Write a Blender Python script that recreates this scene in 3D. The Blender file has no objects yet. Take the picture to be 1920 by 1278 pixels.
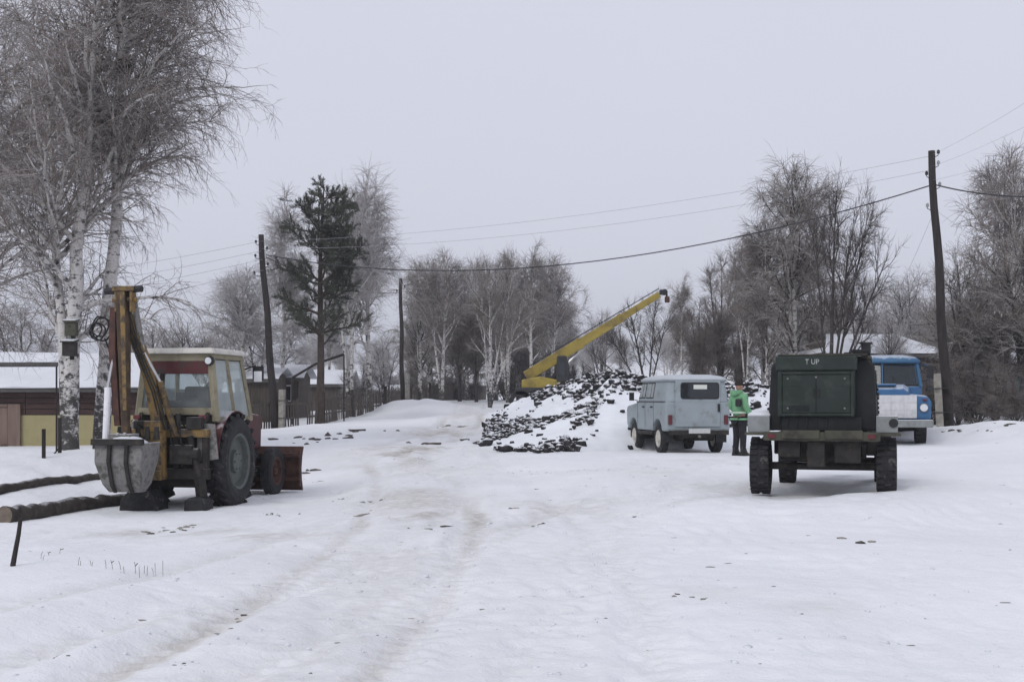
import bpy, bmesh, math, random
import numpy as np
from mathutils import Vector, Matrix

# ------------------------------------------------------------------ camera, world, sun, exposure
S = bpy.context.scene
COL = S.collection
EYE = 1.6
F = 2400.0
cam = bpy.data.cameras.new('camera')
cam.sensor_width = 36.0
cam.lens = 45.0
cam.shift_y = 109.0 / 1920.0
cam.clip_start = 0.1
cam.clip_end = 4000.0
camo = bpy.data.objects.new('camera', cam)
COL.objects.link(camo)
camo.location = (0, 0, EYE)
camo.rotation_euler = (math.radians(90), 0, 0)
S.camera = camo

SUN_EL, SUN_AZ = math.radians(38), math.radians(-150)   # sun behind-left of the camera, veiled by cloud
world = bpy.data.worlds.new('World')
S.world = world
world.use_nodes = True
wn, wl = world.node_tree.nodes, world.node_tree.links
wn.clear()
wo = wn.new('ShaderNodeOutputWorld')
wb = wn.new('ShaderNodeBackground')
wb.inputs['Strength'].default_value = 0.1
sky = wn.new('ShaderNodeTexSky')
sky.sky_type = 'NISHITA'
sky.sun_disc = False
sky.sun_elevation = SUN_EL
sky.sun_rotation = SUN_AZ
hs = wn.new('ShaderNodeHueSaturation')
hs.inputs['Saturation'].default_value = 0.25
wl.new(sky.outputs[0], hs.inputs['Color'])
ctc = wn.new('ShaderNodeTexCoord')
cns = wn.new('ShaderNodeTexNoise')
cns.inputs['Scale'].default_value = 1.6
cns.inputs['Detail'].default_value = 3
wl.new(ctc.outputs['Generated'], cns.inputs['Vector'])
ccr = wn.new('ShaderNodeValToRGB')
ccr.color_ramp.elements[0].position = 0.3
ccr.color_ramp.elements[1].position = 0.7
ccr.color_ramp.elements[0].color = (6.35, 6.53, 7.58, 1)
ccr.color_ramp.elements[1].color = (6.6, 6.78, 7.82, 1)
wl.new(cns.outputs['Fac'], ccr.inputs['Fac'])
cmx = wn.new('ShaderNodeMixRGB')
cmx.inputs['Fac'].default_value = 0.95          # unbroken cloud cover over the Nishita sky
wl.new(hs.outputs[0], cmx.inputs['Color1'])
wl.new(ccr.outputs[0], cmx.inputs['Color2'])
wl.new(cmx.outputs[0], wb.inputs['Color'])
wl.new(wb.outputs[0], wo.inputs['Surface'])

sun = bpy.data.lights.new('sun', 'SUN')
sun.energy = 1.05
sun.angle = math.radians(25)
sun.color = (1.0, 0.985, 0.96)
suno = bpy.data.objects.new('sun', sun)
COL.objects.link(suno)
sd = Vector((math.sin(SUN_AZ) * math.cos(SUN_EL), math.cos(SUN_AZ) * math.cos(SUN_EL), math.sin(SUN_EL)))
suno.rotation_euler = sd.to_track_quat('Z', 'Y').to_euler()
suno.location = (0, 0, 40)

S.view_settings.view_transform = 'Standard'
S.view_settings.look = 'None'
S.view_settings.exposure = 0.11
S.view_settings.gamma = 1.0
S.view_settings.use_curve_mapping = False

RNG = np.random.default_rng(7)
random.seed(11)
PI = math.pi

# ------------------------------------------------------------------ materials
def N(nt, t, **kw):
    n = nt.nodes.new(t)
    for k, v in kw.items():
        setattr(n, k, v)
    return n

def mat(name, col, rough=0.7, var=0.25, scale=6.0, dirt=None, dirt_amt=0.0, dirt_scale=3.0, snow=0.0, metal=0.0,
        bump=0.0, bump_scale=30.0, spec=0.35, stretch=None, snow_lo=0.55):
    m = bpy.data.materials.new(name)
    m.use_nodes = True
    nt = m.node_tree
    b = nt.nodes['Principled BSDF']
    b.inputs['Roughness'].default_value = rough
    b.inputs['Metallic'].default_value = metal
    b.inputs['Specular IOR Level'].default_value = spec
    tc = N(nt, 'ShaderNodeTexCoord')
    mp = N(nt, 'ShaderNodeMapping')
    nt.links.new(tc.outputs['Object'], mp.inputs['Vector'])
    if stretch:
        mp.inputs['Scale'].default_value = stretch
    ns = N(nt, 'ShaderNodeTexNoise')
    ns.inputs['Scale'].default_value = scale
    ns.inputs['Detail'].default_value = 5
    nt.links.new(mp.outputs[0], ns.inputs['Vector'])
    rp = N(nt, 'ShaderNodeValToRGB')
    lo = [c * (1 - var) for c in col]
    hi = [min(1, c * (1 + var)) for c in col]
    rp.color_ramp.elements[0].position = 0.3
    rp.color_ramp.elements[1].position = 0.7
    rp.color_ramp.elements[0].color = (*lo, 1)
    rp.color_ramp.elements[1].color = (*hi, 1)
    nt.links.new(ns.outputs['Fac'], rp.inputs['Fac'])
    out = rp.outputs[0]
    if dirt:
        n2 = N(nt, 'ShaderNodeTexNoise')
        n2.inputs['Scale'].default_value = dirt_scale
        n2.inputs['Detail'].default_value = 8
        n2.inputs['Roughness'].default_value = 0.7
        nt.links.new(tc.outputs['Object'], n2.inputs['Vector'])
        mr = N(nt, 'ShaderNodeMapRange')
        mr.inputs['From Min'].default_value = 0.62 - 0.3 * dirt_amt
        mr.inputs['From Max'].default_value = 0.78 - 0.3 * dirt_amt
        nt.links.new(n2.outputs['Fac'], mr.inputs['Value'])
        mx = N(nt, 'ShaderNodeMixRGB')
        mx.inputs['Color2'].default_value = (*dirt, 1)
        nt.links.new(mr.outputs[0], mx.inputs['Fac'])
        nt.links.new(out, mx.inputs['Color1'])
        out = mx.outputs[0]
    if snow > 0:
        ge = N(nt, 'ShaderNodeNewGeometry')
        sx = N(nt, 'ShaderNodeSeparateXYZ')
        nt.links.new(ge.outputs['Normal'], sx.inputs[0])
        n3 = N(nt, 'ShaderNodeTexNoise')
        n3.inputs['Scale'].default_value = 7
        n3.inputs['Detail'].default_value = 4
        nt.links.new(tc.outputs['Object'], n3.inputs['Vector'])
        ad = N(nt, 'ShaderNodeMath', operation='ADD')
        nt.links.new(sx.outputs['Z'], ad.inputs[0])
        nt.links.new(n3.outputs['Fac'], ad.inputs[1])
        m2 = N(nt, 'ShaderNodeMapRange')
        m2.inputs['From Min'].default_value = snow_lo + 0.5
        m2.inputs['From Max'].default_value = snow_lo + 0.75
        m2.inputs['To Max'].default_value = snow
        nt.links.new(ad.outputs[0], m2.inputs['Value'])
        mx = N(nt, 'ShaderNodeMixRGB')
        mx.inputs['Color2'].default_value = (0.78, 0.79, 0.82, 1)
        nt.links.new(m2.outputs[0], mx.inputs['Fac'])
        nt.links.new(out, mx.inputs['Color1'])
        out = mx.outputs[0]
    nt.links.new(out, b.inputs['Base Color'])
    if bump > 0:
        nb = N(nt, 'ShaderNodeTexNoise')
        nb.inputs['Scale'].default_value = bump_scale
        nb.inputs['Detail'].default_value = 4
        nt.links.new(mp.outputs[0], nb.inputs['Vector'])
        bp = N(nt, 'ShaderNodeBump')
        bp.inputs['Strength'].default_value = bump
        bp.inputs['Distance'].default_value = 0.03
        nt.links.new(nb.outputs['Fac'], bp.inputs['Height'])
        nt.links.new(bp.outputs[0], b.inputs['Normal'])
    return m

def glass_mat(name, col=(0.75, 0.82, 0.82), alpha=0.25, rough=0.05):
    """thin grimy glazing: part mirror, part see-through"""
    m = bpy.data.materials.new(name)
    m.use_nodes = True
    nt = m.node_tree
    b = nt.nodes['Principled BSDF']
    b.inputs['Base Color'].default_value = (*col, 1)
    b.inputs['Roughness'].default_value = rough
    b.inputs['Specular IOR Level'].default_value = 0.6
    tr = N(nt, 'ShaderNodeBsdfTransparent')
    tr.inputs['Color'].default_value = (0.82, 0.88, 0.88, 1)
    ns = N(nt, 'ShaderNodeTexNoise')
    ns.inputs['Scale'].default_value = 2.5
    mr = N(nt, 'ShaderNodeMapRange')
    mr.inputs['To Min'].default_value = max(0, alpha - 0.12)
    mr.inputs['To Max'].default_value = min(1, alpha + 0.12)
    nt.links.new(ns.outputs['Fac'], mr.inputs['Value'])
    mx = N(nt, 'ShaderNodeMixShader')
    nt.links.new(mr.outputs[0], mx.inputs['Fac'])
    nt.links.new(tr.outputs[0], mx.inputs[1])
    nt.links.new(b.outputs[0], mx.inputs[2])
    nt.links.new(mx.outputs[0], nt.nodes['Material Output'].inputs['Surface'])
    return m

MUD = (0.07, 0.055, 0.042)
M = {}
M['rubber'] = mat('rubber', (0.022, 0.022, 0.024), 0.85, 0.3, 9, dirt=(0.16, 0.15, 0.14), dirt_amt=0.15, dirt_scale=7, bump=0.3)
M['tractor_yellow'] = mat('excavator_yellow', (0.26, 0.165, 0.055), 0.65, 0.3, 5, dirt=(0.06, 0.045, 0.032), dirt_amt=0.66, dirt_scale=5, snow=0.35, snow_lo=0.7)
M['tractor_red'] = mat('tractor_red', (0.085, 0.02, 0.022), 0.55, 0.25, 5, dirt=(0.045, 0.035, 0.03), dirt_amt=0.45, dirt_scale=5, snow=0.55, snow_lo=0.7)
M['cream'] = mat('cream_paint', (0.25, 0.225, 0.155), 0.6, 0.14, 5, dirt=(0.14, 0.11, 0.07), dirt_amt=0.32, dirt_scale=6)
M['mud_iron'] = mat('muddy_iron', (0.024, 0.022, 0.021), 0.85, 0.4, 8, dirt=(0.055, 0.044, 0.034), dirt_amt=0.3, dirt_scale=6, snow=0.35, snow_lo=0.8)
M['grey_iron'] = mat('pale_grey_iron', (0.23, 0.22, 0.215), 0.7, 0.4, 6, dirt=(0.075, 0.075, 0.065), dirt_amt=0.55, dirt_scale=6, snow=0.6, snow_lo=0.6)
M['rim_grey'] = mat('rim_grey_green', (0.10, 0.115, 0.108), 0.65, 0.2, 6, dirt=MUD, dirt_amt=0.35, dirt_scale=6)
M['rust_red'] = mat('rusty_red', (0.075, 0.034, 0.026), 0.75, 0.35, 7, dirt=(0.03, 0.02, 0.018), dirt_amt=0.4, dirt_scale=6)
M['white_paint'] = mat('white_paint', (0.74, 0.74, 0.76), 0.55, 0.08, 6, dirt=(0.35, 0.33, 0.3), dirt_amt=0.12, dirt_scale=6)
M['chrome'] = mat('steel_rod', (0.55, 0.55, 0.56), 0.3, 0.1, 6, metal=0.8)
M['black'] = mat('black_plastic', (0.018, 0.018, 0.02), 0.6, 0.3, 10)
M['glass'] = glass_mat('cab_glass', alpha=0.15)
M['glass_side'] = glass_mat('dusty_side_glass', (0.62, 0.68, 0.68), alpha=0.55, rough=0.15)
M['glass_dark'] = mat('dark_car_glass', (0.018, 0.02, 0.026), 0.08, 0.2, 3, spec=0.55)
M['van'] = mat('pale_blue_grey_paint', (0.275, 0.315, 0.335), 0.42, 0.07, 2.5, dirt=(0.20, 0.205, 0.20), dirt_amt=0.3, dirt_scale=3.5)
M['van_roof'] = mat('white_roof_paint', (0.47, 0.5, 0.53), 0.45, 0.06, 3)
M['rim_white'] = mat('rim_white', (0.55, 0.53, 0.48), 0.5, 0.15, 6, dirt=(0.2, 0.18, 0.16), dirt_amt=0.3)
M['lamp_red'] = mat('red_lamp_lens', (0.11, 0.02, 0.025), 0.25, 0.2, 20)
M['lamp_clear'] = mat('headlamp_lens', (0.62, 0.64, 0.66), 0.15, 0.1, 20)
M['plate'] = mat('number_plate_white', (0.5, 0.5, 0.5), 0.5, 0.1, 30)
M['paper'] = mat('pale_sticker', (0.62, 0.63, 0.58), 0.7, 0.05, 20)
M['green_dark'] = mat('dark_green_paint', (0.0150, 0.0235, 0.0195), 0.65, 0.25, 3, dirt=(0.036, 0.042, 0.037), dirt_amt=0.4, dirt_scale=4)
M['green_black'] = mat('blackish_green_sheet', (0.009, 0.011, 0.012), 0.65, 0.3, 4, dirt=(0.02, 0.02, 0.019), dirt_amt=0.3)
M['olive'] = mat('olive_paint', (0.06, 0.058, 0.042), 0.7, 0.25, 5, dirt=(0.025, 0.022, 0.018), dirt_amt=0.45)
M['fender_pale'] = mat('pale_mudguard', (0.215, 0.23, 0.23), 0.6, 0.2, 6, dirt=(0.13, 0.13, 0.12), dirt_amt=0.35, snow=0.9, snow_lo=0.5)
M['truck_blue'] = mat('truck_blue', (0.035, 0.115, 0.25), 0.45, 0.12, 3, dirt=(0.08, 0.10, 0.13), dirt_amt=0.25, snow=0.5, snow_lo=0.65)
M['cab_blue'] = mat('cab_light_blue', (0.045, 0.125, 0.23), 0.45, 0.12, 3, snow=0.45, snow_lo=0.62)
M['canvas_white'] = mat('white_quilt', (0.56, 0.56, 0.57), 0.85, 0.1, 8, dirt=(0.36, 0.36, 0.36), dirt_amt=0.2, bump=0.4, bump_scale=14)
M['timber_dark'] = mat('tarred_pole_wood', (0.028, 0.023, 0.021), 0.85, 0.35, 10, stretch=(1, 1, 0.15), bump=0.4)
M['concrete'] = mat('weathered_concrete', (0.27, 0.255, 0.225), 0.9, 0.2, 8, dirt=(0.12, 0.11, 0.1), dirt_amt=0.25, bump=0.3)
M['timber_grey'] = mat('weathered_boards', (0.088, 0.073, 0.062), 0.9, 0.4, 8, stretch=(1, 1, 0.12), bump=0.4)
M['timber_brown'] = mat('brown_boards', (0.062, 0.034, 0.03), 0.75, 0.25, 6, stretch=(0.15, 1, 1), bump=0.25)
M['door_wood'] = mat('faded_brown_door', (0.19, 0.135, 0.11), 0.8, 0.18, 7, stretch=(1, 1, 0.15))
M['ochre'] = mat('ochre_plaster', (0.345, 0.305, 0.165), 0.9, 0.08, 3, dirt=(0.27, 0.23, 0.12), dirt_amt=0.2, bump=0.15)
M['eave'] = mat('dark_eave_board', (0.085, 0.08, 0.078), 0.8, 0.2, 6)
M['teal'] = mat('teal_boards', (0.02, 0.075, 0.10), 0.7, 0.2, 5, dirt=(0.02, 0.04, 0.05), dirt_amt=0.3)
M['snow_roof'] = mat('roof_snow', (0.70, 0.715, 0.745), 0.8, 0.06, 1.2, bump=0.25, bump_scale=5, spec=0.2)
M['crane_yellow'] = mat('crane_yellow', (0.33, 0.25, 0.05), 0.55, 0.2, 4, dirt=(0.16, 0.12, 0.04), dirt_amt=0.5, dirt_scale=2)
M['crane_dark'] = mat('crane_dark', (0.03, 0.03, 0.033), 0.7, 0.3, 4)
M['wire'] = mat('cable_black', (0.03, 0.03, 0.034), 0.6, 0.1, 3)
M['wire_thin'] = mat('bare_wire_grey', (0.33, 0.33, 0.36), 0.5, 0.1, 3)
M['ceramic'] = mat('insulator_white', (0.3, 0.3, 0.3), 0.3, 0.1, 3)
M['bark_log'] = mat('log_bark', (0.05, 0.042, 0.036), 0.9, 0.45, 9, stretch=(1, 1, 1), bump=0.6, snow=0.45, snow_lo=0.82)
M['log_end'] = mat('log_cut_wood', (0.15, 0.12, 0.095), 0.85, 0.25, 12)
M['soil'] = mat('frozen_black_soil', (0.026, 0.025, 0.027), 0.95, 0.45, 5, snow=0.95, snow_lo=0.62, bump=0.5, bump_scale=12)
M['crumb'] = mat('soil_crumb', (0.09, 0.08, 0.072), 0.95, 0.4, 9)
M['crumb_pale'] = mat('straw_crumb', (0.27, 0.255, 0.23), 0.95, 0.3, 9)
M['faded_letter'] = mat('faded_letter', (0.34, 0.36, 0.35), 0.7, 0.3, 20)
M['arm_brown'] = mat('grimy_arm_brown', (0.06, 0.040, 0.027), 0.75, 0.35, 6, dirt=(0.14, 0.085, 0.035), dirt_amt=0.4, dirt_scale=5)
M['truck_glass'] = glass_mat('shaded_truck_glass', (0.04, 0.05, 0.06), 0.6, 0.08)
M['weed'] = mat('dry_weed', (0.12, 0.10, 0.075), 0.9, 0.3, 10)
M['hose'] = mat('rubber_hose', (0.015, 0.015, 0.016), 0.6, 0.2, 8)
M['jacket'] = mat('bright_green_jacket', (0.155, 0.345, 0.185), 0.8, 0.22, 7, bump=0.5, bump_scale=9)
M['reflect'] = mat('silver_tape', (0.42, 0.52, 0.42), 0.5, 0.15, 10)
M['trousers'] = mat('black_trousers', (0.014, 0.014, 0.017), 0.85, 0.25, 9, bump=0.4, bump_scale=10)
M['skin'] = mat('skin', (0.36, 0.21, 0.16), 0.6, 0.08, 9)
M['cap_wool'] = mat('dark_brown_cap', (0.02, 0.015, 0.014), 0.9, 0.2, 30)
M['boot'] = mat('black_boot', (0.012, 0.012, 0.013), 0.5, 0.2, 9)
M['moss_box'] = mat('olive_birdhouse', (0.075, 0.075, 0.055), 0.9, 0.25, 9)
M['brown_box'] = mat('dark_birdhouse', (0.035, 0.03, 0.028), 0.9, 0.25, 9)
M['nest'] = mat('nest_twigs', (0.022, 0.018, 0.016), 0.95, 0.3, 20)
M['dark_shrub'] = mat('dark_shrub', (0.03, 0.03, 0.033), 0.95, 0.3, 6)

# bark and twig materials ------------------------------------------------------
def birch_bark():
    m = bpy.data.materials.new('birch_bark')
    m.use_nodes = True
    nt = m.node_tree
    b = nt.nodes['Principled BSDF']
    b.inputs['Roughness'].default_value = 0.75
    tc = N(nt, 'ShaderNodeTexCoord')
    mp = N(nt, 'ShaderNodeMapping')
    mp.inputs['Scale'].default_value = (3.2, 3.2, 5.0)
    nt.links.new(tc.outputs['Object'], mp.inputs[0])
    n1 = N(nt, 'ShaderNodeTexNoise')
    n1.inputs['Scale'].default_value = 1.25
    n1.inputs['Detail'].default_value = 6
    n1.inputs['Roughness'].default_value = 0.75
    nt.links.new(mp.outputs[0], n1.inputs[0])
    sx = N(nt, 'ShaderNodeSeparateXYZ')
    nt.links.new(tc.outputs['Object'], sx.inputs[0])
    mh = N(nt, 'ShaderNodeMapRange')
    mh.inputs['From Min'].default_value = 0.0
    mh.inputs['From Max'].default_value = 2.6
    mh.inputs['To Min'].default_value = 0.17
    mh.inputs['To Max'].default_value = 0.0
    nt.links.new(sx.outputs['Z'], mh.inputs['Value'])
    ad = N(nt, 'ShaderNodeMath', operation='ADD')
    nt.links.new(n1.outputs['Fac'], ad.inputs[0])
    nt.links.new(mh.outputs[0], ad.inputs[1])
    rp = N(nt, 'ShaderNodeValToRGB')
    e = rp.color_ramp.elements
    e[0].position = 0.50
    e[0].color = (0.60, 0.58, 0.56, 1)
    e[1].position = 0.60
    e[1].color = (0.045, 0.042, 0.04, 1)
    k = rp.color_ramp.elements.new(0.35)
    k.color = (0.40, 0.37, 0.34, 1)
    nt.links.new(ad.outputs[0], rp.inputs[0])
    nt.links.new(rp.outputs[0], b.inputs['Base Color'])
    bp = N(nt, 'ShaderNodeBump')
    bp.inputs['Strength'].default_value = 0.4
    bp.inputs['Distance'].default_value = 0.02
    nt.links.new(n1.outputs['Fac'], bp.inputs['Height'])
    nt.links.new(bp.outputs[0], b.inputs['Normal'])
    return m
M['birch'] = birch_bark()
M['twig_birch'] = mat('birch_twigs', (0.20, 0.168, 0.15), 0.9, 0.35, 0.5, snow=0.5, snow_lo=0.4)
M['twig_brown'] = mat('brown_twigs', (0.165, 0.142, 0.128), 0.9, 0.3, 0.5, snow=0.3, snow_lo=0.55)
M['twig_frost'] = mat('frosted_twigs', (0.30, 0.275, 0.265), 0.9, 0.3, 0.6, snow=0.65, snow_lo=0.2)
M['twig_dark'] = mat('dark_twigs', (0.10, 0.085, 0.078), 0.9, 0.3, 0.6, snow=0.4, snow_lo=0.5)
M['twig_grey'] = mat('grey_twigs', (0.205, 0.178, 0.155), 0.9, 0.3, 0.6, snow=0.5, snow_lo=0.4)
M['bark_dark'] = mat('dark_bark', (0.052, 0.046, 0.043), 0.9, 0.35, 6, bump=0.5, snow=0.5, snow_lo=0.6)
M['bark_pine'] = mat('pine_bark', (0.062, 0.046, 0.037), 0.9, 0.35, 6, bump=0.5)
M['needles'] = mat('pine_needles', (0.062, 0.07, 0.05), 0.85, 0.45, 1.2, snow=0.5, snow_lo=0.62)

# ------------------------------------------------------------------ mesh helpers
class MB:
    """collects shapes in one mesh"""
    def __init__(s):
        s.v, s.f, s.m = [], [], []
        s.mi = 0
    def add(s, vs, fs):
        o = len(s.v)
        s.v.extend([tuple(p) for p in vs])
        s.f.extend([tuple(i + o for i in f) for f in fs])
        s.m.extend([s.mi] * len(fs))
        return s
    def box(s, c, d, rot=None, taper=(1, 1)):
        x, y, z = d[0] / 2, d[1] / 2, d[2] / 2
        tx, ty = taper
        vs = [(-x, -y, -z), (x, -y, -z), (x, y, -z), (-x, y, -z), (-x * tx, -y * ty, z), (x * tx, -y * ty, z), (x * tx, y * ty, z), (-x * tx, y * ty, z)]
        vs = [Vector(p) for p in vs]
        if rot is not None:
            vs = [rot @ p for p in vs]
        c = Vector(c)
        return s.add([p + c for p in vs], [(0, 3, 2, 1), (4, 5, 6, 7), (0, 1, 5, 4), (1, 2, 6, 5), (2, 3, 7, 6), (3, 0, 4, 7)])
    def b2(s, x0, x1, y0, y1, z0, z1):
        return s.box(((x0 + x1) / 2, (y0 + y1) / 2, (z0 + z1) / 2), (x1 - x0, y1 - y0, z1 - z0))
    def bar(s, p0, p1, w, h=None):
        """square bar between two points"""
        h = h or w
        p0, p1 = Vector(p0), Vector(p1)
        d = p1 - p0
        q = d.to_track_quat('Z', 'Y').to_matrix()
        return s.box((p0 + p1) / 2, (w, h, d.length), q)
    def cyl(s, p0, p1, r0, r1=None, n=12, caps=True):
        r1 = r0 if r1 is None else r1
        p0, p1 = Vector(p0), Vector(p1)
        q = (p1 - p0).to_track_quat('Z', 'Y').to_matrix()
        vs = []
        for p, r in ((p0, r0), (p1, r1)):
            for i in range(n):
                a = 2 * PI * i / n
                vs.append(p + q @ Vector((r * math.cos(a), r * math.sin(a), 0)))
        fs = [(i, (i + 1) % n, n + (i + 1) % n, n + i) for i in range(n)]
        if caps:
            fs += [tuple(range(n - 1, -1, -1)), tuple(range(n, 2 * n))]
        return s.add(vs, fs)
    def tube(s, pts, r, n=6):
        pts = [Vector(p) for p in pts]
        rr = r if hasattr(r, '__len__') else [r] * len(pts)
        vs = []
        for i, p in enumerate(pts):
            d = (pts[min(i + 1, len(pts) - 1)] - pts[max(i - 1, 0)]).normalized()
            ref = Vector((0, 0, 1)) if abs(d.z) < 0.9 else Vector((1, 0, 0))
            u = d.cross(ref).normalized()
            w = u.cross(d)
            for k in range(n):
                a = 2 * PI * k / n
                vs.append(p + rr[i] * (math.cos(a) * u + math.sin(a) * w))
        fs = []
        for i in range(len(pts) - 1):
            for k in range(n):
                a, b = i * n + k, i * n + (k + 1) % n
                fs.append((a, b, b + n, a + n))
        fs += [tuple(range(n - 1, -1, -1)), tuple(range((len(pts) - 1) * n, len(pts) * n))]
        return s.add(vs, fs)
    def lathe(s, prof, c, axis='y', n=28, closed=True):
        """prof: (radius, offset along axis)"""
        vs = []
        for r, h in prof:
            for k in range(n):
                a = 2 * PI * k / n
                x, z = r * math.cos(a), r * math.sin(a)
                p = (x, h, z) if axis == 'y' else ((h, x, z) if axis == 'x' else (x, z, h))
                vs.append((c[0] + p[0], c[1] + p[1], c[2] + p[2]))
        fs = []
        m = len(prof)
        for i in range(m if closed else m - 1):
            for k in range(n):
                a, b = i * n + k, i * n + (k + 1) % n
                a2, b2 = ((i + 1) % m) * n + k, ((i + 1) % m) * n + (k + 1) % n
                fs.append((a, b, b2, a2))
        return s.add(vs, fs)
    def prism(s, pts, a0, a1, axis='y', top=None):
        """outline pts (u,v) extruded along axis from a0 to a1"""
        n = len(pts)
        def P(u, v, a):
            return (u, a, v) if axis == 'y' else ((a, u, v) if axis == 'x' else (u, v, a))
        vs = [P(u, v, a0) for u, v in pts] + [P(u, v, a1) for u, v in (top or pts)]
        fs = [tuple(range(n)), tuple(range(2 * n - 1, n - 1, -1))]
        fs += [(i, n + i, n + (i + 1) % n, (i + 1) % n) for i in range(n)]
        return s.add(vs, fs)
    def loft(s, secs, caps=True):
        n = len(secs[0])
        vs = [p for sc in secs for p in sc]
        fs = []
        for i in range(len(secs) - 1):
            for k in range(n):
                a, b = i * n + k, i * n + (k + 1) % n
                fs.append((a, b, b + n, a + n))
        if caps:
            fs += [tuple(range(n - 1, -1, -1)), tuple(range((len(secs) - 1) * n, len(secs) * n))]
        return s.add(vs, fs)
    def build(s, name, mats, parent=None, bevel=0.0, smooth=False, kind=None):
        me = bpy.data.meshes.new(name)
        me.from_pydata(s.v, [], s.f)
        mats = mats if isinstance(mats, (list, tuple)) else [mats]
        for k in mats:
            me.materials.append(M[k] if isinstance(k, str) else k)
        if len(mats) > 1:
            me.polygons.foreach_set('material_index', s.m)
        bm = bmesh.new()
        bm.from_mesh(me)
        bmesh.ops.recalc_face_normals(bm, faces=bm.faces)
        bm.to_mesh(me)
        bm.free()
        if smooth:
            me.polygons.foreach_set('use_smooth', [True] * len(me.polygons))
        me.update()
        return link(name, me, parent, bevel, kind)

def link(name, me, parent=None, bevel=0.0, kind=None):
    o = bpy.data.objects.new(name, me)
    COL.objects.link(o)
    if parent is not None:
        o.parent = parent
    if bevel > 0:
        b = o.modifiers.new('bevel', 'BEVEL')
        b.width = bevel
        b.segments = 2
        b.limit_method = 'ANGLE'
        b.angle_limit = math.radians(35)
        b.harden_normals = False
    if kind:
        o['kind'] = kind
    return o

def tag(o, label, cat, group=None):
    o['label'] = label
    o['category'] = cat
    if group:
        o['group'] = group
    return o

def thing(name, label, cat, loc=(0, 0, 0), rz=0.0, group=None):
    o = bpy.data.objects.new(name, None)
    o.empty_display_size = 0.2
    COL.objects.link(o)
    o.location = loc
    o.rotation_euler = (0, 0, rz)
    return tag(o, label, cat, group)

def part_empty(name, parent, loc=(0, 0, 0)):
    o = bpy.data.objects.new(name, None)
    o.empty_display_size = 0.1
    COL.objects.link(o)
    o.parent = parent
    o.location = loc
    return o

def mesh_np(name, V, Q, mats, smooth=True, mi=None):
    """V (n,3), Q (m,4) or (m,3) arrays"""
    me = bpy.data.meshes.new(name)
    k = Q.shape[1]
    me.vertices.add(len(V))
    me.vertices.foreach_set('co', np.ascontiguousarray(V, dtype=np.float32).ravel())
    me.loops.add(Q.size)
    me.loops.foreach_set('vertex_index', np.ascontiguousarray(Q, dtype=np.int32).ravel())
    me.polygons.add(len(Q))
    me.polygons.foreach_set('loop_start', np.arange(0, Q.size, k, dtype=np.int32))
    if smooth:
        me.polygons.foreach_set('use_smooth', np.ones(len(Q), dtype=bool))
    for m in mats:
        me.materials.append(M[m] if isinstance(m, str) else m)
    if mi is not None:
        me.polygons.foreach_set('material_index', np.ascontiguousarray(mi, dtype=np.int32))
    me.update(calc_edges=True)
    return me

# ------------------------------------------------------------------ noise and terrain
def hsh(ix, iy, seed):
    n = (ix * 374761393 + iy * 668265263 + seed * 1442695041) & 0xFFFFFFFF
    n = ((n ^ (n >> 13)) * 1274126177) & 0xFFFFFFFF
    return ((n ^ (n >> 16)) & 0xFFFF) / 65535.0

def vnoise(x, y, seed=0):
    x = np.asarray(x, float)
    y = np.asarray(y, float)
    ix, iy = np.floor(x).astype(np.int64), np.floor(y).astype(np.int64)
    fx, fy = x - ix, y - iy
    fx, fy = fx * fx * (3 - 2 * fx), fy * fy * (3 - 2 * fy)
    a, b = hsh(ix, iy, seed), hsh(ix + 1, iy, seed)
    c, d = hsh(ix, iy + 1, seed), hsh(ix + 1, iy + 1, seed)
    return (a + (b - a) * fx) * (1 - fy) + (c + (d - c) * fx) * fy - 0.5

def fbm(x, y, seed=0, o=4):
    s, a = 0, 1.0
    for k in range(o):
        s = s + a * vnoise(x * 2 ** k, y * 2 ** k, seed + k)
        a *= 0.5
    return s

def W(px, py, Y):
    """a point at depth Y (metres) on the sight line of a place in the photograph"""
    return Vector(((px - 960) / F * Y, Y, EYE - (py - 748) / F * Y))

CT = [(440, 945, 22.3), (515, 927, 24.7), (270, 955, 21.5), (0, 980, 19.4), (230, 935, 24), (960, 1278, 7.2), (0, 1278, 7.2), (1900, 1278, 7.2),
      (0, 1060, 12.2), (500, 1060, 12.4), (130, 862, 30), (100, 835, 44), (-300, 850, 44), (600, 800, 56), (500, 806, 56), (800, 766, 80), (880, 750, 110), (700, 785, 66),
      (1425, 922, 19.2), (1660, 911, 18.7), (1540, 908, 20.5), (1200, 842, 35), (1345, 849, 32.5), (1385, 853, 30), (1725, 838, 33),
      (1765, 806, 41), (1880, 800, 38), (1980, 795, 40), (1900, 780, 52), (1900, 1000, 14.5), (1500, 1020, 13.5), (960, 1000, 14.8), (800, 900, 24.5), (850, 830, 38),
      (900, 800, 50), (1050, 848, 33), (930, 772, 54), (960, 747, 150), (700, 752, 150), (1300, 760, 60), (1500, 765, 60), (1700, 770, 60),
      (200, 790, 60), (-200, 800, 70), (400, 770, 90), (1600, 735, 120), (2300, 735, 120), (960, 722, 220), (0, 725, 220), (1920, 715, 220),
      (960, 692, 340), (-1500, 700, 340), (3500, 690, 340), (960, 694, 900), (-1500, 694, 900), (3500, 694, 900), (-1500, 900, 30), (3500, 820, 30), (-1500, 1278, 7.2), (3500, 1278, 7.2)]
_c = np.array([tuple(W(*c)) for c in CT])
_cu, _cv = _c[:, 0] / _c[:, 1] * 5.0, np.log(_c[:, 1]) * 2.2

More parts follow.
